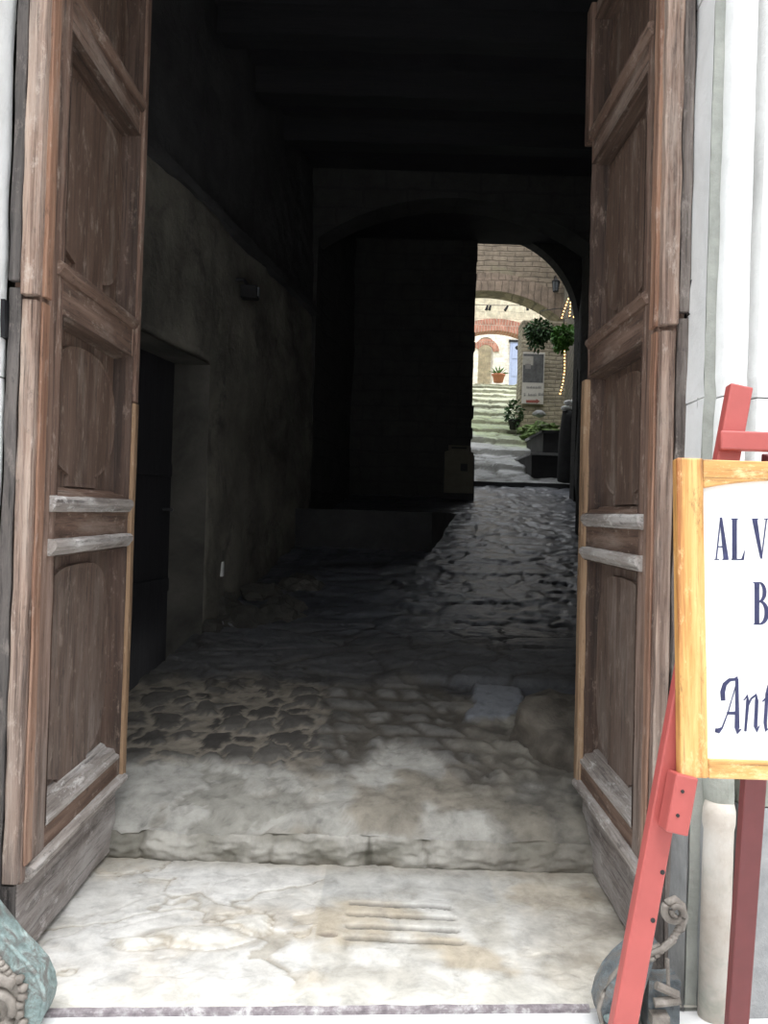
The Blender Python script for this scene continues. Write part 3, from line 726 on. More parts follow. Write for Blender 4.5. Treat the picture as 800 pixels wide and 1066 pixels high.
        bm.faces.new(C); bm.faces.new(A[::-1])
        link('raised_field', bm, M['panel'], pan)
    # orange worn strip on the face by the hinge edge
    part('hinge_strip', M['orange'], .0, .055, 0, .010, .36, 2.20, .003, seed=31); part('hinge_strip', M['orange'], -.008, .05, 0, .016, 2.215, TOP, .003, seed=32)
    # built-up hinge edge that faces the street
    part('edge_board', M['edge'], -.028, 0, -.052, -.004, .31, 2.20, .005, .03, seed=33); part('edge_board', M['edge'], -.045, 0, -.054, .004, 2.215, TOP, .005, .03, seed=34)
    OB = M['dark_edge'] if side == 'left' else M['edge_grey']
    part('edge_board', OB, -.020, 0, -.098, -.058, .02, 2.24, .006, .03, seed=35); part('edge_board', OB, -.03, 0, -.097, -.06, 2.26, TOP, .006, .03, seed=36)
    part('edge_block', M['dark_edge'], -.022, 0, -.056, -.012, z_bot+.01, .305, .008, .03, seed=37)
    # meeting strip
    if side == 'left':
        part('meeting_strip', M['gold'], W-.028, W+.022, -.05, .016, .335, 2.0, .002, seed=38); part('meeting_strip', M['stile'], W-.028, W+.018, -.05, .014, 2.005, TOP, .002, seed=39)
    else:
        part('meeting_strip', M['gold'], W-.035, W+.03, -.05, .018, .335, 2.19, .002, seed=38); part('meeting_strip', M['stile'], W-.03, W+.06, -.05, .02, 3.30, TOP, .002, seed=39)
    # wrought hinge strap end
    bm = bmesh.new(); a, b = sorted((sg*-.122, sg*-.098)); hz = 2.07 if side == 'left' else 2.25; rough_box(bm, a, b, -.045, -.005, hz, hz+.12, .02, .006, 12, 3); link('hinge', bm, M['iron'], root)
    return root
door_leaf('left', 'weathered brown panelled door leaf standing open on the left of the portal', -1.145, 2.72, 1.03, .004, .028)
door_leaf('right', 'weathered brown panelled door leaf standing open on the right, behind the red easel', .945, 2.87, 1.01, -.010, .008)

# ------------------------------------------------------------------ boulder by the right leaf
bm = bmesh.new(); blob(bm, (1.04, 4.62, .27), (.33, .42, .29), 4, .28, 1.5, 3)
for v in bm.verts: v.co += Vector((1, 1, 1))*.012*nz(v.co.x*12, v.co.y*12, v.co.z*12)
M['boulder'] = stone('boulder_stone', (.055, .047, .038), (.12, .104, .085), (.19, .168, .138), 5, .9, .8, 14)
tag(link('rough_stone', bm, M['boulder'], smooth=True, loc=(1.04, 4.62, .3)), 'large rough brown stone on passage floor, beyond the right door leaf', 'stone')

# ------------------------------------------------------------------ bronze guards at the feet of the jambs
def guard(side, label, outer, back, Y):
    a = [P(x, y, Y) for x, y in outer]; root = thing('wheel_guard', label, 'door guard', (sum(p.x for p in a)/len(a), Y, -.02), 'bronze scroll guards of the portal')
    r0 = Vector(root.location)
    pts = [(p.x-r0.x, p.z-r0.z) for p in a] + [(P(x, y, Y).x-r0.x, P(x, y, Y).z-r0.z) for x, y in back]
    pts = [(x, max(z, 0)) for x, z in pts]
    bm = bmesh.new(); prism(bm, pts, -.03, .07, 'Y'); link('scroll_plate', bm, M['verdigris'] if side == 'left' else M['blue_bronze'], root, bevel=.006)
    bm = bmesh.new(); tube(bm, [(p.x-r0.x, -.03, max(p.z-r0.z, .006)) for p in a], .007, 8); link('rim', bm, M['verdigris'] if side == 'left' else M['bronze'], root, smooth=True)
    return root, r0
def spiral(c, r, turns, n=40, sg=1, y=-.04, a0=0):
    return [(c[0]+sg*r*(1-.8*i/n)*math.cos(a0+turns*2*PI*i/n), y-.012*i/n, c[1]+r*(1-.8*i/n)*math.sin(a0+turns*2*PI*i/n)) for i in range(n+1)]
gl, r0 = guard('left', 'green bronze scroll guard at the foot of the left jamb', [(-14, 942), (-5, 954), (3, 964), (15, 979), (30, 994), (42, 1008), (49, 1024), (51, 1037), (49, 1048), (45, 1058), (38, 1070), (28, 1082)], [(-75, 1084), (-75, 930), (-30, 930)], 2.47)
def loc_of(px, py, Y, r): p = P(px, py, Y); return (p.x-r.x, p.z-r.z)
bm = bmesh.new(); prism(bm, [(a_, max(b_, 0)) for a_, b_ in (loc_of(x, y, 2.47, r0) for x, y in ((-72, 985), (-8, 984), (8, 994), (20, 1008), (28, 1024), (31, 1038), (29, 1052), (22, 1066), (14, 1080), (-72, 1082)))], -.036, -.02, 'Y'); link('carved_field', bm, M['bronze'], gl, bevel=.004)
bm = bmesh.new(); c = loc_of(2, 1040, 2.47, r0); tube(bm, spiral(c, .085, 1.7, 60, 1, -.035, .9), [lerp(.020, .010, i/60) for i in range(61)], 8)
for i in range(7):
    q = loc_of(26+3*math.sin(i*1.3)+i*.5, 1012+i*9, 2.47, r0); blob(bm, (q[0], -.035, q[1]), (.016, .014, .013), 2, .4, 2, i)
for i in range(6):
    q = loc_of(2+i*4, 992+i*4.5, 2.47, r0); blob(bm, (q[0], -.034, q[1]), (.014, .012, .010), 2, .4, 2, i+9)
link('scroll_relief', bm, M['bronze'], gl, smooth=True)
gr, r0 = guard('right', 'bronze scroll guard at the foot of the right jamb, behind the red easel leg', [(684, 978), (668, 984), (655, 990), (643, 1001), (633, 1013), (625, 1029), (621, 1045), (624, 1058), (631, 1068), (642, 1078)], [(655, 1080), (663, 1056), (668, 1030), (676, 1004)], 2.56)
bm = bmesh.new(); tube(bm, [(x, -.03, z) for x, z in (loc_of(a_, b_, 2.56, r0) for a_, b_ in ((690, 944), (692, 935), (699, 932), (706, 938), (709, 950), (706, 962), (698, 973), (688, 981), (676, 986), (664, 990)))], [.012, .013, .014, .014, .013, .012, .012, .012, .011, .009], 8); link('strap', bm, M['bronze'], gr, smooth=True)
bm = bmesh.new(); a = loc_of(672, 1082, 2.56, r0); b = loc_of(706, 1018, 2.56, r0); rough_box(bm, a[0], b[0], -.02, .05, max(a[1], 0), b[1], .02, .006, 14, 2); link('foot_block', bm, M['blue_bronze'], gr)
bm = bmesh.new()
for i in range(26):
    t = i/25; q = loc_of(630+26*math.sin(t*2.2)+(i % 3)*4, 1052-56*t+(i % 2)*5, 2.56, r0); blob(bm, (q[0], -.036, q[1]), (.013, .012, .012), 2, .45, 2, i)
link('leaf_relief', bm, M['verdigris'], gr, smooth=True)
bm = bmesh.new(); c = loc_of(699, 943, 2.56, r0); tube(bm, spiral(c, .034, 1.4, 40, 1, -.035, 2.5), [lerp(.013, .007, i/40) for i in range(41)], 8)
for i in range(11):
    t = i/10; q = loc_of(lerp(706, 676, t)+5*math.sin(t*PI), lerp(955, 992, t), 2.56, r0); blob(bm, (q[0], -.03, q[1]), (.012, .012, .009), 2, .2, 2, i)
link('volute', bm, M['bronze'], gr, smooth=True)
bm = bmesh.new(); a = loc_of(690, 990, 2.56, r0); b = loc_of(691, 1020, 2.56, r0); tube(bm, [(a[0], -.045, a[1]), (b[0], -.045, b[1])], .006)
a = loc_of(678, 1016, 2.56, r0); b = loc_of(700, 1026, 2.56, r0); tube(bm, [(a[0], -.05, a[1]), (b[0], -.05, b[1])], .013)
a = loc_of(676, 1034, 2.56, r0); b = loc_of(702, 1031, 2.56, r0); tube(bm, [(a[0], -.05, a[1]), (b[0], -.05, b[1])], .014)
a = loc_of(672, 1056, 2.56, r0); b = loc_of(690, 1045, 2.56, r0); box(bm, a[0], b[0], -.07, -.03, a[1], b[1]); link('bracket', bm, M['bronze'], gr)

# ------------------------------------------------------------------ framed sign on a red easel
TH = math.atan2(.09, .719); SB = Vector((.6796, 1.88, .9766))
ax = Vector((1, 0, 0)); az = Vector((0, math.sin(TH), math.cos(TH))); an = Vector((0, -math.cos(TH), math.sin(TH)))
def SG(px, py):      # where a sight line meets the board
    d = ray(px, py); o_ = Vector((0, 0, EYE)); t = (SB-o_).dot(an)/d.dot(an); q = o_+d*t-SB
    return q.dot(ax), q.dot(az)
SW, SH = .60, .725
sign = thing('framed_sign', 'white lettered sign in honey wood frame propped on the red easel', 'sign', SB)
sign.rotation_euler = (-TH, 0, 0)
# local: x right, z up the board, -y to the viewer
bm = bmesh.new(); box(bm, .05, SW-.05, -.006, .006, .03, SH-.03); link('board', bm, M['white'], sign)
for x0 in (0, SW-.062):
    bm = bmesh.new(); rough_box(bm, x0, x0+.062, -.020, .014, 0, SH, .06, .0012, 6, 1); link('frame_stile', bm, M['frame'], sign, bevel=.004)
bm = bmesh.new(); rough_box(bm, .062, SW-.062, -.019, .013, 0, .042, .06, .001, 6, 2); link('frame_rail', bm, M['frame_h'], sign, bevel=.004)
bm = bmesh.new()
top = [(.062, SH)] ; w0, w1 = .062, SW-.062
low = [(lerp(w0, w1, i/24), SH-.070+.026*(1-(abs(2*i/24-1))**2.2)) for i in range(25)]
prism(bm, [(w1, SH-.002), (w0, SH-.002)] + low, -.019, .013, 'Y'); link('frame_rail', bm, M['frame_h'], sign, bevel=.003)
# lettering: strokes with their own thick and thin
def stroke(bm, pts, y=-.0075):
    """pts: (px, py, width px) in the photograph's frame on the board"""
    q = []
    for px, py, w in pts: s, t = SG(px, py); q.append((s, t, w*1.12*1.92/F*.5))
    A = []; B = []
    for i, (s, t, w) in enumerate(q):
        a = q[max(0, i-1)]; b = q[min(len(q)-1, i+1)]; d = Vector((b[0]-a[0], b[1]-a[1]))
        if d.length < 1e-9: d = Vector((1, 0))
        d.normalize(); nn = Vector((-d.y, d.x))*w
        A.append(bm.verts.new((s+nn.x, y, t+nn.y))); B.append(bm.verts.new((s-nn.x, y, t-nn.y)))
    for i in range(len(q)-1): bm.faces.new((A[i], A[i+1], B[i+1], B[i]))
def arcpts(cx, cy, rx, ry, a0, a1, w0, w1, n=16):
    r = []
    for i in range(n+1):
        a = lerp(a0, a1, i/n); r.append((cx+rx*math.cos(a), cy+ry*math.sin(a), lerp(w0, w1, math.sin(PI*i/n))))
    return r
def letter(fn):
    bm = bmesh.new(); fn(bm)
    bmesh.ops.solidify(bm, geom=bm.faces[:], thickness=.0012); link('letter', bm, M['navy'], sign)
def lA(b):
    stroke(b, [(749.3, 540, 1.2), (744.8, 582, 1.4)]); stroke(b, [(749.6, 539, 2.5), (755, 582.5, 5)]); stroke(b, [(746.3, 569.5, 1.3), (753, 569.5, 1.3)])
    stroke(b, [(742.6, 582.6, 1), (748, 582.6, 1.2)]); stroke(b, [(751, 582.6, 1.2), (757.6, 582.6, 1)])
def lL(b):
    stroke(b, [(763.8, 540.5, 4.6), (763.8, 582.5, 4.6)]); stroke(b, [(760, 540.6, 1.2), (767.6, 540.6, 1.2)]); stroke(b, [(760.4, 582.6, 1.2), (773, 582.6, 1.4)]); stroke(b, [(772.2, 582.8, 2.6), (774.4, 573, .6)])
def lV(b):
    stroke(b, [(784.6, 540.5, 5), (791.6, 581, 2.4)]); stroke(b, [(791.6, 582, 1.3), (797, 540.5, 1.4)]); stroke(b, [(781.8, 540.6, 1), (788.6, 540.6, 1.2)]); stroke(b, [(794, 540.6, 1), (800, 540.6, 1.1)])
def lE(b):
    stroke(b, [(804.5, 540.5, 4.6), (804.5, 582.5, 4.6)])
def lB(b):
    stroke(b, [(787, 606.5, 4.6), (787, 649.5, 4.6)]); stroke(b, [(782.8, 606.6, 1.1), (790, 606.6, 1.3)]); stroke(b, [(783.4, 649.6, 1.2), (790, 649.6, 1.3)])
    stroke(b, arcpts(789, 616.4, 6.0, 9.8, -PI/2, PI/2, 1.2, 3.8)); stroke(b, arcpts(789.5, 637.8, 7.8, 11.8, -PI/2, PI/2, 1.2, 4.4))
def liA(b):
    stroke(b, [(752, 729, 4.2), (751.4, 720, 4.6), (753.6, 712, 4.0), (758.6, 707.5, 3.2), (764, 707, 2.6), (767, 704.2, 1.2)])
    stroke(b, [(766.2, 706, 3.2), (766.4, 735, 3.6), (766.4, 757, 4.6), (767, 761.5, 4.6), (771, 758.5, .8)])
    stroke(b, [(765.5, 712, 1.0), (757, 741, 1.2), (751, 757, 1.6), (747, 760.5, 4.8), (743.5, 759.6, 3.6)]); stroke(b, [(755.8, 742, 2.6), (766, 742, 3)])
def ln(b):
    stroke(b, [(773, 729, 1), (777, 724, 3.4), (777.5, 730, 3.2), (775, 761, 2.2)]); stroke(b, [(776.4, 738, 1), (781, 727, 1.8), (786, 723, 3.2), (786.8, 729, 3.4), (785.6, 756, 3.4), (786.4, 760.5, 3.4), (790, 754.5, .8)])
def lt(b):
    stroke(b, [(798.5, 713, 1.2), (797.5, 722, 3.2), (795.6, 752, 3.2), (796.6, 760, 3.4), (801, 756, 1)]); stroke(b, [(792.5, 730, 1), (796, 727, 1.8), (803, 726, 1.6)])
for f_ in (lA, lL, lV, lB, liA, ln, lt): letter(f_)

EZ = thing('easel', 'salmon red wooden easel standing in front of the right jamb', 'easel', (.96, 1.95, -.02))
e0 = Vector(EZ.location)
def beam(name, a, b, w, d, mat, face, parent=EZ, bev=.004, off=e0):
    """bar from a to b, w wide across, d deep along `face`"""
    a = Vector(a)-off; b = Vector(b)-off; t = (b-a).normalized(); f = Vector(face); f = (f-t*f.dot(t)).normalized(); s = t.cross(f)
    bm = bmesh.new(); vs = []
    for p in (a, b):
        vs.append([bm.verts.new(p+s*w*i*.5+f*d*j*.5) for i, j in ((-1, -1), (1, -1), (1, 1), (-1, 1))])
    A, B = vs; bm.faces.new(A[::-1]); bm.faces.new(B)
    for k in range(4): bm.faces.new((A[k], A[(k+1) % 4], B[(k+1) % 4], B[k]))
    return link(name, bm, mat, parent, bevel=bev)
back = an*-1
def leg_pt(z, dn=0):      # centre line of the left front leg
    return Vector((.570+.2005*(z-.47), 1.88+(z-.9766)*math.tan(TH), z)) + back*(.036+dn)
def mir(p): return Vector((1.92-p.x, p.y, p.z))
for f_ in (lambda p: p, mir):
    leg = beam('leg', f_(leg_pt(-.02)), f_(leg_pt(1.885)), .055, .036, M['red'], an)
    if f_ is mir: continue
    # peg holes and screws in the visible leg
    for px, py in ((690, 908), (680, 958)):
        d = ray(px, py); p0 = leg_pt(.5)+an*.0175; t = (p0-Vector((0, 0, EYE))).dot(an)/d.dot(an); q = Vector((0, 0, EYE))+d*t-e0
        bm = bmesh.new(); tube(bm, [q-an*.004, q+an*.0015], .0055, 10); link('peg_hole', bm, M['dark'], leg)
beam('leg', (1.046, 2.385, -.02), (.948, 2.03, 1.72), .058, .034, M['red_shaded'], (0, 1, 0))
za = P(765, 459, 1.99).z; a = leg_pt(za); 
beam('crossbar', Vector((a.x-.035, a.y, a.z))+an*.028, Vector((1.92-a.x+.035, a.y, a.z))+an*.028, .046, .022, M['red'], an)
for f_ in (lambda p: p, mir):
    lo = leg_pt(.862); hi = leg_pt(.985); off_ = an*.052+Vector((.012, 0, 0))
    lb = beam('support_block', f_(lo+off_), f_(hi+off_), .050, .058, M['red'], an)
    if f_ is mir: continue
    for px, py in ((711, 824), (706, 849)):
        d = ray(px, py); p0 = lo+an*(.052+.0295); t = (p0-Vector((0, 0, EYE))).dot(an)/d.dot(an); q = Vector((0, 0, EYE))+d*t-e0
        bm = bmesh.new(); tube(bm, [q-an*.004, q+an*.0012], .004, 10); link('screw', bm, M['dark'], lb)

# ------------------------------------------------------------------ small things in the passage
# spotlight on the left wall
Y = 6.47; c = Vector((XL(Y)+.10, Y, 3.20)); sp = thing('spotlight', 'small dark spotlight fixed high on the left passage wall', 'lamp', (XL(Y), Y, 3.24))
bm = bmesh.new(); s0 = Vector(sp.location); rough_box(bm, .03, .16, -.08, .04, -.08, .02, .05, .004, 5, 1); link('housing', bm, M['black_lamp'], sp, bevel=.01)
bm = bmesh.new(); rough_box(bm, .16, .17, -.06, .02, -.065, .005, .1, 0); link('lens', bm, M['glass'], sp)
bm = bmesh.new(); tube(bm, [(-.03, -.02, .07), (.05, -.02, .07), (.08, -.02, .02)], .014); link('bracket', bm, M['iron'], sp)
# small pale plate
bm = bmesh.new(); Y = 6.26; rough_box(bm, XL(Y)-.02, XL(Y)+.03, Y-.022, Y+.022, 1.03, 1.14, .05, .001); M['plate'] = plain('grey_plate', (.5, .5, .48), .5)
tag(link('wall_plate', bm, M['plate'], bevel=.004, loc=(XL(Y), Y, 1.03)), 'small pale rectangular plate low on the left passage wall', 'wall plate')
# crumpled shiny wrapper on the footing
bm = bmesh.new(); p = P(240, 645, 6.12); blob(bm, (0, 0, 0), (.10, .07, .035), 3, .9, 2.6, 5)
for v in bm.verts: v.co += Vector((nz(v.co.x*60, v.co.y*60, 1), nz(v.co.x*60, 5, v.co.z*60), nz(9, v.co.y*60, v.co.z*60)))*.018
o = link('crumpled_wrapper', bm, M['foil']); o.location = (p.x, p.y, p.z-.04)
tag(o, 'small crumpled shiny wrapper on the stones under the left wall', 'wrapper')
# folded board leaning on the wall by the exit
sb = thing('folding_board', 'dull beige board with a handle slot leaning by the passage exit', 'sign', (.96, 10.86, floor_z(10.86)))
b0 = Vector(sb.location)
bm = bmesh.new(); w = .19; h0, h1 = .02, .56
ZB = P(467, 513, 10.86).z-b0.z; ZT = P(467, 463, 10.9).z-b0.z; hgt = ZT-ZB
pts = [(-.19, 0), (.19, 0), (.19, hgt*.86), (.12, hgt*.90), (.12, hgt*.93), (-.12, hgt*.93), (-.12, hgt*.90), (-.19, hgt*.86)]
prism(bm, pts, -.012, .012, 'Y')
for v in bm.verts: v.co.y += .1*v.co.z/hgt; v.co.z += ZB
link('front_board', bm, M['sign_beige'], sb, bevel=.006)
bm = bmesh.new(); prism(bm, [(-.14, hgt*.90), (-.10, hgt*.90), (-.10, hgt*.97), (.10, hgt*.97), (.10, hgt*.90), (.14, hgt*.90), (.14, hgt), (-.14, hgt)], -.012, .012, 'Y')
for v in bm.verts: v.co.y += .1*v.co.z/hgt; v.co.z += ZB
link('handle', bm, M['sign_beige'], sb)
bm = bmesh.new(); prism(bm, [(-.205, -ZB), (.205, -ZB), (.205, hgt*.8), (-.205, hgt*.8)], .02, .035, 'Y')
for v in bm.verts: v.co.y += .1*v.co.z/hgt; v.co.z += ZB
link('rear_board', bm, M['blackbox'], sb)
bm = bmesh.new(); box(bm, .02, .11, -.014, -.011, hgt*.46, hgt*.62)
for v in bm.verts: v.co.y += .1*v.co.z/hgt; v.co.z += ZB
link('print', bm, M['blackbox'], sb)

# ------------------------------------------------------------------ the lane beyond
def lane_floor(x, y):
    n1 = fbm(x*1.1, y*1.1, 2.0, 4); n2 = fbm(x*4, y*4, 5.0, 4); n3 = fbm(x*12, y*12, 1.0, 3)
    z = lane_z(y)
    # long ramped treads with stone edges
    s = (y-12.2+.25*n1+.12*(x-2))/1.35; f = s-math.floor(s); rid = math.floor(s)
    st = .10*(1-f) - .10*sm(.0, .05, f)*0
    st = -.10*f + .05 if y < 28.2 else 0
    e, h, q = cell2(x*1.6+.2*n2, y*1.25+.2*n2, 2.0); j = 1-sm(.02, .10, e)
    z += -st*.0 + (.085*sm(.90, 1.0, f) - .085*f if y < 28.2 else 0) - .03*j + .03*(h-.5) + .018*n2
    c = mixc((.16, .165, .165), (.31, .32, .32), h); c = mixc(c, (.06, .06, .05), j*.85); c = mixc(c, (.05, .05, .04), .9*sm(.88, .93, f)*(1-sm(.985, 1, f)))  # dark band paints the shadow gap at each step edge
    m = sm(14.5, 17, y+1.2*n1+.8*(x-2.6))*.85
    mc = mixc((.26, .34, .12), (.50, .52, .30), sm(17.5, 24, y)); c2 = mixc(mc, c, .30+.25*sm(-.2, .5, n2)); c2 = mixc(c2, (.10, .10, .06), j*.6)
    c2 = mixc(c2, (.08, .08, .04), .85*sm(.88, .93, f)*(1-sm(.985, 1, f)))  # same painted gap shade on the mossy treads
    c = mixc(c, c2, m)
    return z, c, .5*(1-m)
def xs_lane(y, n=110): return [lerp(-.6, 6.5 if y > 24 else 5.2, i/n) for i in range(n+1)]
struct(grid_mesh('floor', M['lane'], xs_lane, rng(11.9, 32, 640), lane_floor))
# right wall of the lane, up to the bridge
RXL = lambda y: XR(y)+.20
bm = bmesh.new()
prism(bm, [(RXL(11.6), 11.6), (RXL(20), 20.0), (RXL(20)+1.5, 20.0), (RXL(11.6)+1.5, 11.6)], 1.5, 10.5, 'Z'); struct(link('wall_lane_right', bm, M['side']))
bm = bmesh.new(); prism(bm, [(-.9, 11.3), (-.2, 20), (-1.2, 20), (-2.4, 11.3)], 1.5, 8.5, 'Z'); struct(link('wall_lane_left', bm, M['side']))
# bridge with its arch
BX, BZ, BR = 2.35, 4.17, 2.75
(o, arc) = arch_wall('wall_bridge', M['bridge'], -.6, 6.6, 2.5, 10.2, 20.0, 20.7, BX-1.85, BX+1.85, BZ+math.sqrt(BR**2-1.85**2), BZ+BR)
arch_ring('trim_16', M['voussoir'], BX, BZ, BR-.004, BR+.42, -.72, .72, 19.955, 20.05)
# second wall with the brick arch
sxl, sxr = 2.35, 4.28; spz, apz = 7.08, 7.30
arch_wall('wall_lane_back', M['ochre'], .3, 7.5, 4.0, 9.6, 26.0, 26.5, sxl, sxr, spz, apz)
hh = apz-spz; cc = (sxr-sxl)/2; R2 = (cc*cc+hh*hh)/(2*hh); th = math.asin(cc/R2)
arch_ring('trim_17', M['brick'], (sxl+sxr)/2, apz-R2, R2-.005, R2+.36, -th*1.12, th*1.12, 25.95, 26.52)
# last, pale wall with a small brick-rimmed arch and the blue door
ax0, ax1 = P(498.5, 360, 31).x, P(514, 360, 31).x
arch_wall('wall_far', M['pale'], .5, 8.0, 4.5, 10.5, 31.0, 31.6, ax0, ax1, P(506, 366, 31).z, P(506, 351, 31).z)
bm = bmesh.new(); box(bm, ax0-.1, ax1+.1, 32.2, 32.4, 5, 8.6); struct(link('wall_niche', bm, M['ochre']))
r = (ax1-ax0)/2; arch_ring('trim_18', M['brick'], (ax0+ax1)/2, P(506, 366, 31).z-.02, r+.0, r+.22, -1.2, 1.5, 30.95, 31.05, 16)
d2 = bpy.data.objects.new('door_2', None); COL.objects.link(d2); struct(d2)
bx0 = P(531, 380, 30.9).x; bzt = P(538, 356, 30.9).z
bm = bmesh.new(); box(bm, bx0, bx0+.95, 30.93, 31.02, 5.9, bzt); link('leaf', bm, M['blue'], d2)
for za_, zb_ in ((6.1, 6.62), (6.72, 7.3), (7.38, bzt-.08)):
    bm = bmesh.new(); box(bm, bx0+.08, bx0+.87, 30.91, 30.935, za_, zb_); link('panel', bm, M['blue'], d2)
bm = bmesh.new(); box(bm, bx0-.05, bx0+1.0, 30.9, 31.02, bzt, bzt+.08); link('lintel', bm, M['iron'], d2)
bm = bmesh.new(); q = P(541, 362, 30.9); blob(bm, (q.x, 30.905, q.z), (.16, .012, .09), 3, 0); link('oval_plaque', bm, M['iron'], d2)

def pot(bm, c, r, h): lathe(bm, [(r*.66, 0), (r*.72, .02*h), (r*.95, h*.78), (r*1.08, h*.80), (r*1.08, h), (r*.92, h), (r*.88, h*.88)], c, 18)
# potted plant at the head of the steps
p = P(519, 400, 27.8); pz = lane_z(27.8)+.03
pt = thing('potted_plant', 'terracotta pot with spiky green plant at the top of the lane steps', 'plant', (p.x, 27.8, pz))
bm = bmesh.new(); pot(bm, (0, 0, 0), .21, .28); link('pot', bm, M['terracotta'], pt, smooth=True)
bm = bmesh.new(); rnd = random.Random(2)
for i in range(46):
    a = rnd.uniform(0, 2*PI); L = rnd.uniform(.22, .42); el = rnd.uniform(.2, 1.2); d = Vector((math.cos(a)*math.cos(el), math.sin(a)*math.cos(el), math.sin(el)))
    u = d.cross(Vector((0, 0, 1))).normalized()*.025; b_ = Vector((0, 0, .25)); m_ = b_+d*L*.6; e_ = b_+d*L-Vector((0, 0, .12*L))
    vs = [bm.verts.new(x) for x in (b_-u*.5, b_+u*.5, m_+u, e_, m_-u)]; bm.faces.new(vs)
link('foliage', bm, M['leaf_b'], pt, recalc=False)
# shrub beside the steps
p = P(534, 445, 17.5); sh = thing('potted_shrub', 'small dark leafy shrub in pot standing on the lane below the poster', 'plant', (p.x, 17.3, lane_z(17.3)+.02))
bm = bmesh.new(); pot(bm, (0, 0, 0), .12, .2); link('pot', bm, M['blackbox'], sh, smooth=True)
bm = bmesh.new(); leaves(bm, (0, 0, .34), (.17, .17, .27), 330, .075, 4, .1); link('foliage', bm, M['leaf'], sh, recalc=False)
# poster on its pier
bm = bmesh.new(); PY = 18.0; x0 = P(542, 390, PY).x; x1 = P(577, 390, PY).x; zt = P(560, 350, PY).z
rough_box(bm, x0+.03, RXL(18.5)+.1, PY+.06, PY+.7, 3.2, zt+.35, .2, .02, 2, 4); struct(link('wall_pier', bm, M['pier'], loc=(x0, PY, 3.2)))
po = thing('poster', 'tall pale poster with grey photograph and red arrow hung on the lane pier', 'poster', P(555, 420, PY)); p0 = Vector(po.location)
def pbox(name, mat, xa, ya, xb, yb, y0, y1):
    a = P(xa, yb, PY)-p0; b = P(xb, ya, PY)-p0; bm = bmesh.new(); box(bm, a.x, b.x, y0, y1, a.z, b.z); return link(name, bm, mat, po)
pbox('sheet', M['poster'], 543.3, 367, 567.6, 420, -.006, .02)
ph = pbox('photograph', M['grey_photo'], 544.3, 369, 566.5, 398, -.010, -.004)
pbox('photograph_sky', M['photo_light'], 544.5, 371, 555.5, 380, -.012, -.009).parent = ph
pbox('photograph_house', M['poster_ink'], 547, 379, 553, 384, -.0125, -.009).parent = ph
def word(xa, xb, y, h, n, seed):
    """one line of grey lettering on the poster, a plate of joined letter shapes"""
    rnd = random.Random(seed); wd = (xb-xa)/n; top = []; bot = []
    for i in range(n):
        k = .5 if rnd.random() < .3 else .32
        a = P(xa+wd*i, y+h*.45, PY)-p0; b = P(xa+wd*(i+.62), y-h*k, PY)-p0; c_ = P(xa+wd*(i+1), y+h*.15, PY)-p0
        top += [(a.x, b.z), (b.x, b.z), (b.x, c_.z), (c_.x-.001, c_.z)]; bot += [(a.x+.001, a.z), (b.x, a.z), (b.x+.001, a.z+.01), (c_.x-.002, a.z+.01)]
    bm = bmesh.new(); prism(bm, top+bot[::-1], -.010, -.005, 'Y'); link('word', bm, M['poster_ink'], po)
word(548.5, 564, 403.3, 2.6, 10, 1); word(545.5, 547.5, 410.5, 4.5, 2, 2); word(550, 559, 411, 3, 6, 3); word(560.5, 567, 410.5, 3.2, 4, 4)
bm = bmesh.new()
for pts in ([(548, 416.5), (559, 416.5), (559, 419.2), (548, 419.2)], [(558.5, 415.2), (562.5, 417.9), (558.5, 420.3)]):
    prism(bm, [((P(x, y, PY)-p0).x, (P(x, y, PY)-p0).z) for x, y in pts], -.011, -.005, 'Y')
link('arrow', bm, M['poster_red'], po)
# lantern on the bridge
q = P(579, 297, 19.75); la = thing('wall_lantern', 'black iron lantern hanging on the stone bridge above the lane', 'lantern', q)
bm = bmesh.new(); lathe(bm, [(.005, .18), (.03, .15), (.10, .10), (.105, .085), (.09, .085)], (0, 0, 0), 6); link('cap', bm, M['iron'], la)
bm = bmesh.new(); lathe(bm, [(.06, -.16), (.065, -.14), (.03, -.14)], (0, 0, 0), 6); link('base', bm, M['iron'], la)
bm = bmesh.new()
for k in range(6): a = 2*PI*k/6; tube(bm, [(.06*math.cos(a), .06*math.sin(a), -.15), (.09*math.cos(a), .09*math.sin(a), .09)], .008, 6)
link('cage', bm, M['iron'], la)
bm = bmesh.new(); lathe(bm, [(.052, -.14), (.08, .085)], (0, 0, 0), 6); link('glass', bm, M['glass'], la)
bm = bmesh.new(); tube(bm, [(0, 0, .17), (0, .02, .23), (0, .12, .25), (0, .28, .2)], .012, 6); link('bracket', bm, M['iron'], la)
# wire with small dark lamps under the bridge
y_ = 22.5; wr = thing('hanging_wire', 'thin wire with small dark lamps strung across the lane behind the bridge arch', 'wire', P(520, 317, y_)); w0_ = Vector(wr.location)
bm = bmesh.new(); tube(bm, [P(x, 316.5+1.5*math.sin((x-480)/30), y_)-w0_ for x in range(462, 602, 10)], .008, 6); link('cable', bm, M['iron'], wr)
for x, y, t in ((508, 318, -.3), (511, 318, -.25), (529, 318.5, -.6), (549, 318, .2), (569, 317, .2)):
    a = P(x, y, y_)-w0_; bm = bmesh.new(); tube(bm, [a, a+Vector((.13*t, 0, -.13))], [.025, .04], 8); link('lamp', bm, M['iron'], wr)
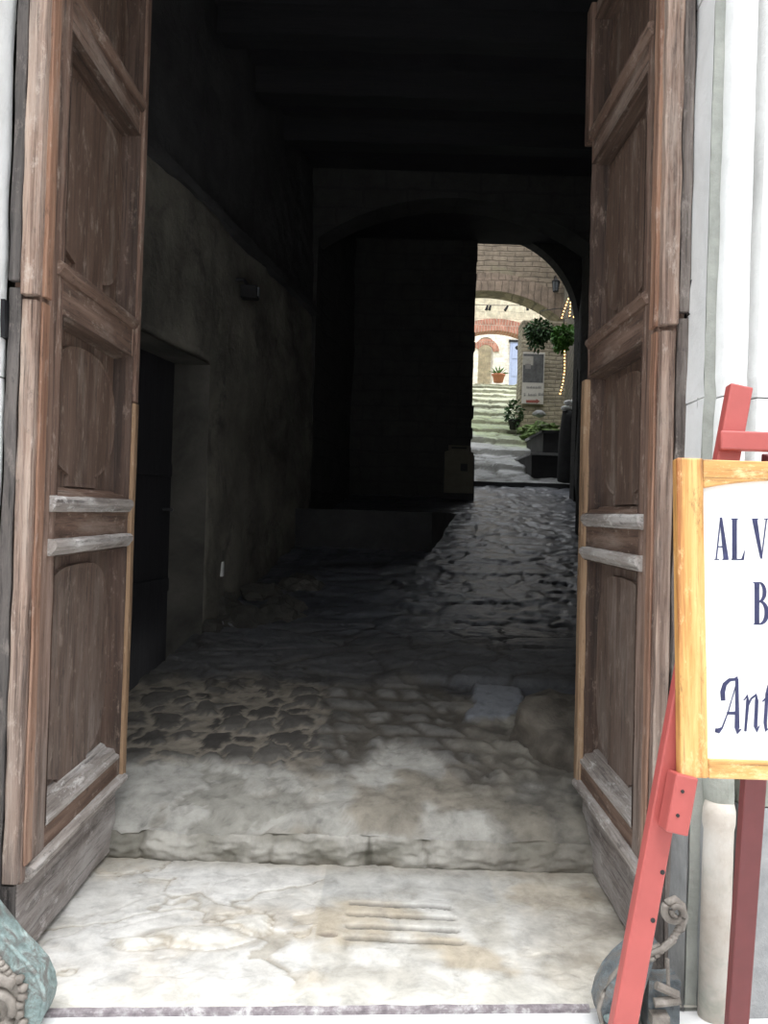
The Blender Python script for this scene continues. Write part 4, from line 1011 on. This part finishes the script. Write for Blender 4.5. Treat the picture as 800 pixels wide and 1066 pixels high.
# hanging planters on the right wall
for px, py, Y, r, n, mt, lab, sd in ((562, 344, 16.2, .25, 620, 'leaf', 'dark trailing hanging plant above the poster', 4), (587, 349, 14.2, .185, 520, 'leaf_b', 'bright green hanging plant on the right beside the string lights', 8)):
    q = P(px, py, Y); hp = thing('hanging_plant', lab, 'plant', q, 'hanging plants in the lane')
    bm = bmesh.new(); lathe(bm, [(r*.3, -r*.55), (r*.55, -r*.3), (r*.6, 0), (r*.5, 0)], (0, 0, 0), 14); link('pot', bm, M['blackbox'], hp, smooth=True)
    bm = bmesh.new(); leaves(bm, (0, 0, 0), (r, r, r*.85), n, .085, sd, .6); leaves(bm, (-r*.2, 0, -r*.8), (r*.7, r*.6, r*.75), n//3, .07, sd+1, .8); link('foliage', bm, M[mt], hp, recalc=False)
    wx = RXL(Y)-q.x+.05; bm = bmesh.new(); tube(bm, [(0, 0, 0), (0, 0, r*1.5), (wx*.5, 0, r*1.75), (wx, 0, r*1.75)], .008, 6); link('bracket', bm, M['iron'], hp)
# string lights
def strand(pts, Y, label, per=9):
    q = [P(x, y, Y) for x, y in pts]; st = thing('string_lights', label, 'string lights', q[0], 'warm string lights on the lane wall'); s0 = q[0]
    path = []
    for a, b in zip(q, q[1:]):
        for i in range(8): path.append(a.lerp(b, i/8)-s0)
    path.append(q[-1]-s0)
    bm = bmesh.new(); tube(bm, path, .005, 5); link('cable', bm, M['iron'], st)
    tot = sum((b-a).length for a, b in zip(path, path[1:])); acc = 0; k = 0; first = None
    step = .055
    for a, b in zip(path, path[1:]):
        while acc <= (b-a).length and k < 60:
            c = a.lerp(b, acc/(b-a).length)
            if first is None:
                bm = bmesh.new(); blob(bm, (0, 0, 0), (.011, .011, .014), 1, 0); first = link('bulb', bm, M['bulb'], st); first.location = c+Vector((0, -.014, 0))
            else:
                o_ = first.copy(); COL.objects.link(o_); o_.parent = st; o_.location = c+Vector((0, -.014, 0))
            acc += step; k += 1
        acc -= (b-a).length
strand([(594, 305), (590, 316), (585, 331)], 14.0, 'string of warm lights slanting left from the wall hook to the plants')
strand([(595, 305), (594, 318), (593, 332)], 13.9, 'string of warm lights hanging straight down from the wall hook')
strand([(597, 306), (599, 318), (597, 333)], 13.8, 'string of warm lights bowing out to the right below the wall hook')
strand([(588, 366), (588, 385), (586, 400), (583, 411)], 14.0, 'long string of warm lights hanging below the bright green plant')
q = P(594.5, 303, 13.95); bm = bmesh.new(); tube(bm, [q, q+Vector((.02, 0, .06)), Vector((RXL(13.95)+.05, 13.95, q.z+.08))], .018, 8)
tag(link('wall_hook', bm, M['iron'], smooth=True, loc=q), 'dark wall hook from which the string lights hang', 'hook')
# dark stone blocks on the right beyond the exit
def stone_block(px0, px1, pyt, Y0, Y1, zb, name, label, cap=True):
    a = P(px0, pyt, Y0); b = P(px1, pyt, Y0); root = thing(name, label, 'stone block', (a.x, Y0, zb))
    h_ = a.z-zb; bm = bmesh.new(); rough_box(bm, 0, b.x-a.x, 0, Y1-Y0, 0, h_-.04, .08, .01, 4, int(px0)); link('body', bm, M['blackbox'], root)
    bm = bmesh.new(); rough_box(bm, -.03, b.x-a.x+.02, -.03, Y1-Y0+.02, h_-.04, h_, .06, .007, 5, int(px0)+1); link('top_slab', bm, M['edgegrey'] if cap else M['blackbox'], root)
stone_block(554, 596, 471, 12.9, 14.6, 2.1, 'stone_step', 'low dark stone block with worn pale edge at the right of the lane')
stone_block(566, 594, 448, 13.3, 14.4, P(566, 471, 13.3).z-.02, 'stone_step', 'dark stone block stacked on the lower block at the right of the lane', False)
stone_block(559, 580, 452, 14.5, 15.5, 2.6, 'stone_step', 'low dark kerb block with pale top behind the stacked dark blocks')
# bollard with pale knobbly top
q = P(592, 493, 12.55); bo = thing('bollard', 'dark rounded stone bollard with pale lumpy cap beside right door leaf', 'bollard', (q.x, 12.55, 2.05))
zt = P(592, 428, 12.55).z-2.05
bm = bmesh.new(); lathe(bm, [(.15, 0), (.165, .1), (.16, zt*.6), (.13, zt*.9), (.115, zt)], (0, 0, 0), 20); link('shaft', bm, M['blackbox'], bo, smooth=True)
for i, (dx, dz, r_) in enumerate(((-.07, .04, .075), (.04, .04, .075), (-.04, .12, .065), (.05, .13, .08))):
    bm = bmesh.new(); blob(bm, (dx, -.03, zt+dz), (r_, r_, r_*.6), 2, .25, 2, i); link('cap_stone', bm, M['cap_sheen'], bo, smooth=True)
bm = bmesh.new(); a = P(596, 436, 12.3); b = P(603, 456, 12.3); tube(bm, [a, a.lerp(b, .5)+Vector((.0, 0, .01)), b], .010, 8)
tag(link('metal_pipe', bm, M['steel'], smooth=True, loc=a), 'thin bright metal pipe slanting beside the dark bollard', 'pipe')
# mossy bank at the foot of the pier
bm = bmesh.new()
for i, (px, Y, r_) in enumerate(((552, 17.0, (.22, .30, .09)), (561, 16.6, (.26, .34, .10)), (570, 16.3, (.25, .34, .10)), (578, 16.0, (.22, .34, .12)), (556, 16.2, (.22, .26, .07)), (566, 15.9, (.25, .28, .07)), (566, 17.2, (.3, .3, .14)))):
    q = P(px, 440, Y); blob(bm, (q.x, Y, lane_z(Y)+.05), r_, 4, .55, 2.6, i)
for v in bm.verts: v.co.z += .03*fbm(v.co.x*9, v.co.y*9, v.co.z*9, 3)
o = link('moss_bank', bm, M['moss'], smooth=True); o['kind'] = 'stuff'; tag(o, 'bank of bright green moss on stones below the poster', 'moss')
q = P(562, 431, 16.7); bm = bmesh.new(); blob(bm, (q.x, 16.7, q.z), (.13, .12, .07), 3, .3, 2, 4); tag(link('moss_stone', bm, M['edgegrey'], smooth=True), 'pale rounded stone lying on the mossy bank below the poster', 'stone')

# ------------------------------------------------------------------ daylight
w = bpy.data.worlds.new('overcast_sky'); S.world = w; w.use_nodes = True; nt = w.node_tree
bg = nt.nodes['Background']; tc = N(nt, 'ShaderNodeTexCoord'); sp_ = N(nt, 'ShaderNodeSeparateXYZ'); nt.links.new(tc.outputs['Generated'], sp_.inputs[0])
rp = ramp(nt, [(.0, (.10, .10, .10)), (.48, (.12, .12, .12)), (.53, (.30, .32, .34)), (.75, (.70, .73, .77)), (1.0, (1.0, 1.03, 1.08))])
mr = N(nt, 'ShaderNodeMapRange'); nt.links.new(sp_.outputs[2], mr.inputs[0]); mr.inputs[1].default_value = -1; mr.inputs[2].default_value = 1
nt.links.new(mr.outputs[0], rp.inputs[0]); nt.links.new(rp.outputs[0], bg.inputs[0]); bg.inputs[1].default_value = 2.75
sun = bpy.data.lights.new('veiled_sun', 'SUN'); sun.energy = 2.3; sun.angle = math.radians(40); so = bpy.data.objects.new('veiled_sun', sun); COL.objects.link(so)
so.rotation_euler = (math.radians(17), math.radians(5), 0)

vs = S.view_settings; vs.view_transform = 'Standard'; vs.look = 'None'; vs.gamma = 1; vs.use_curve_mapping = False; vs.exposure = .42
S.display_settings.display_device = 'sRGB'
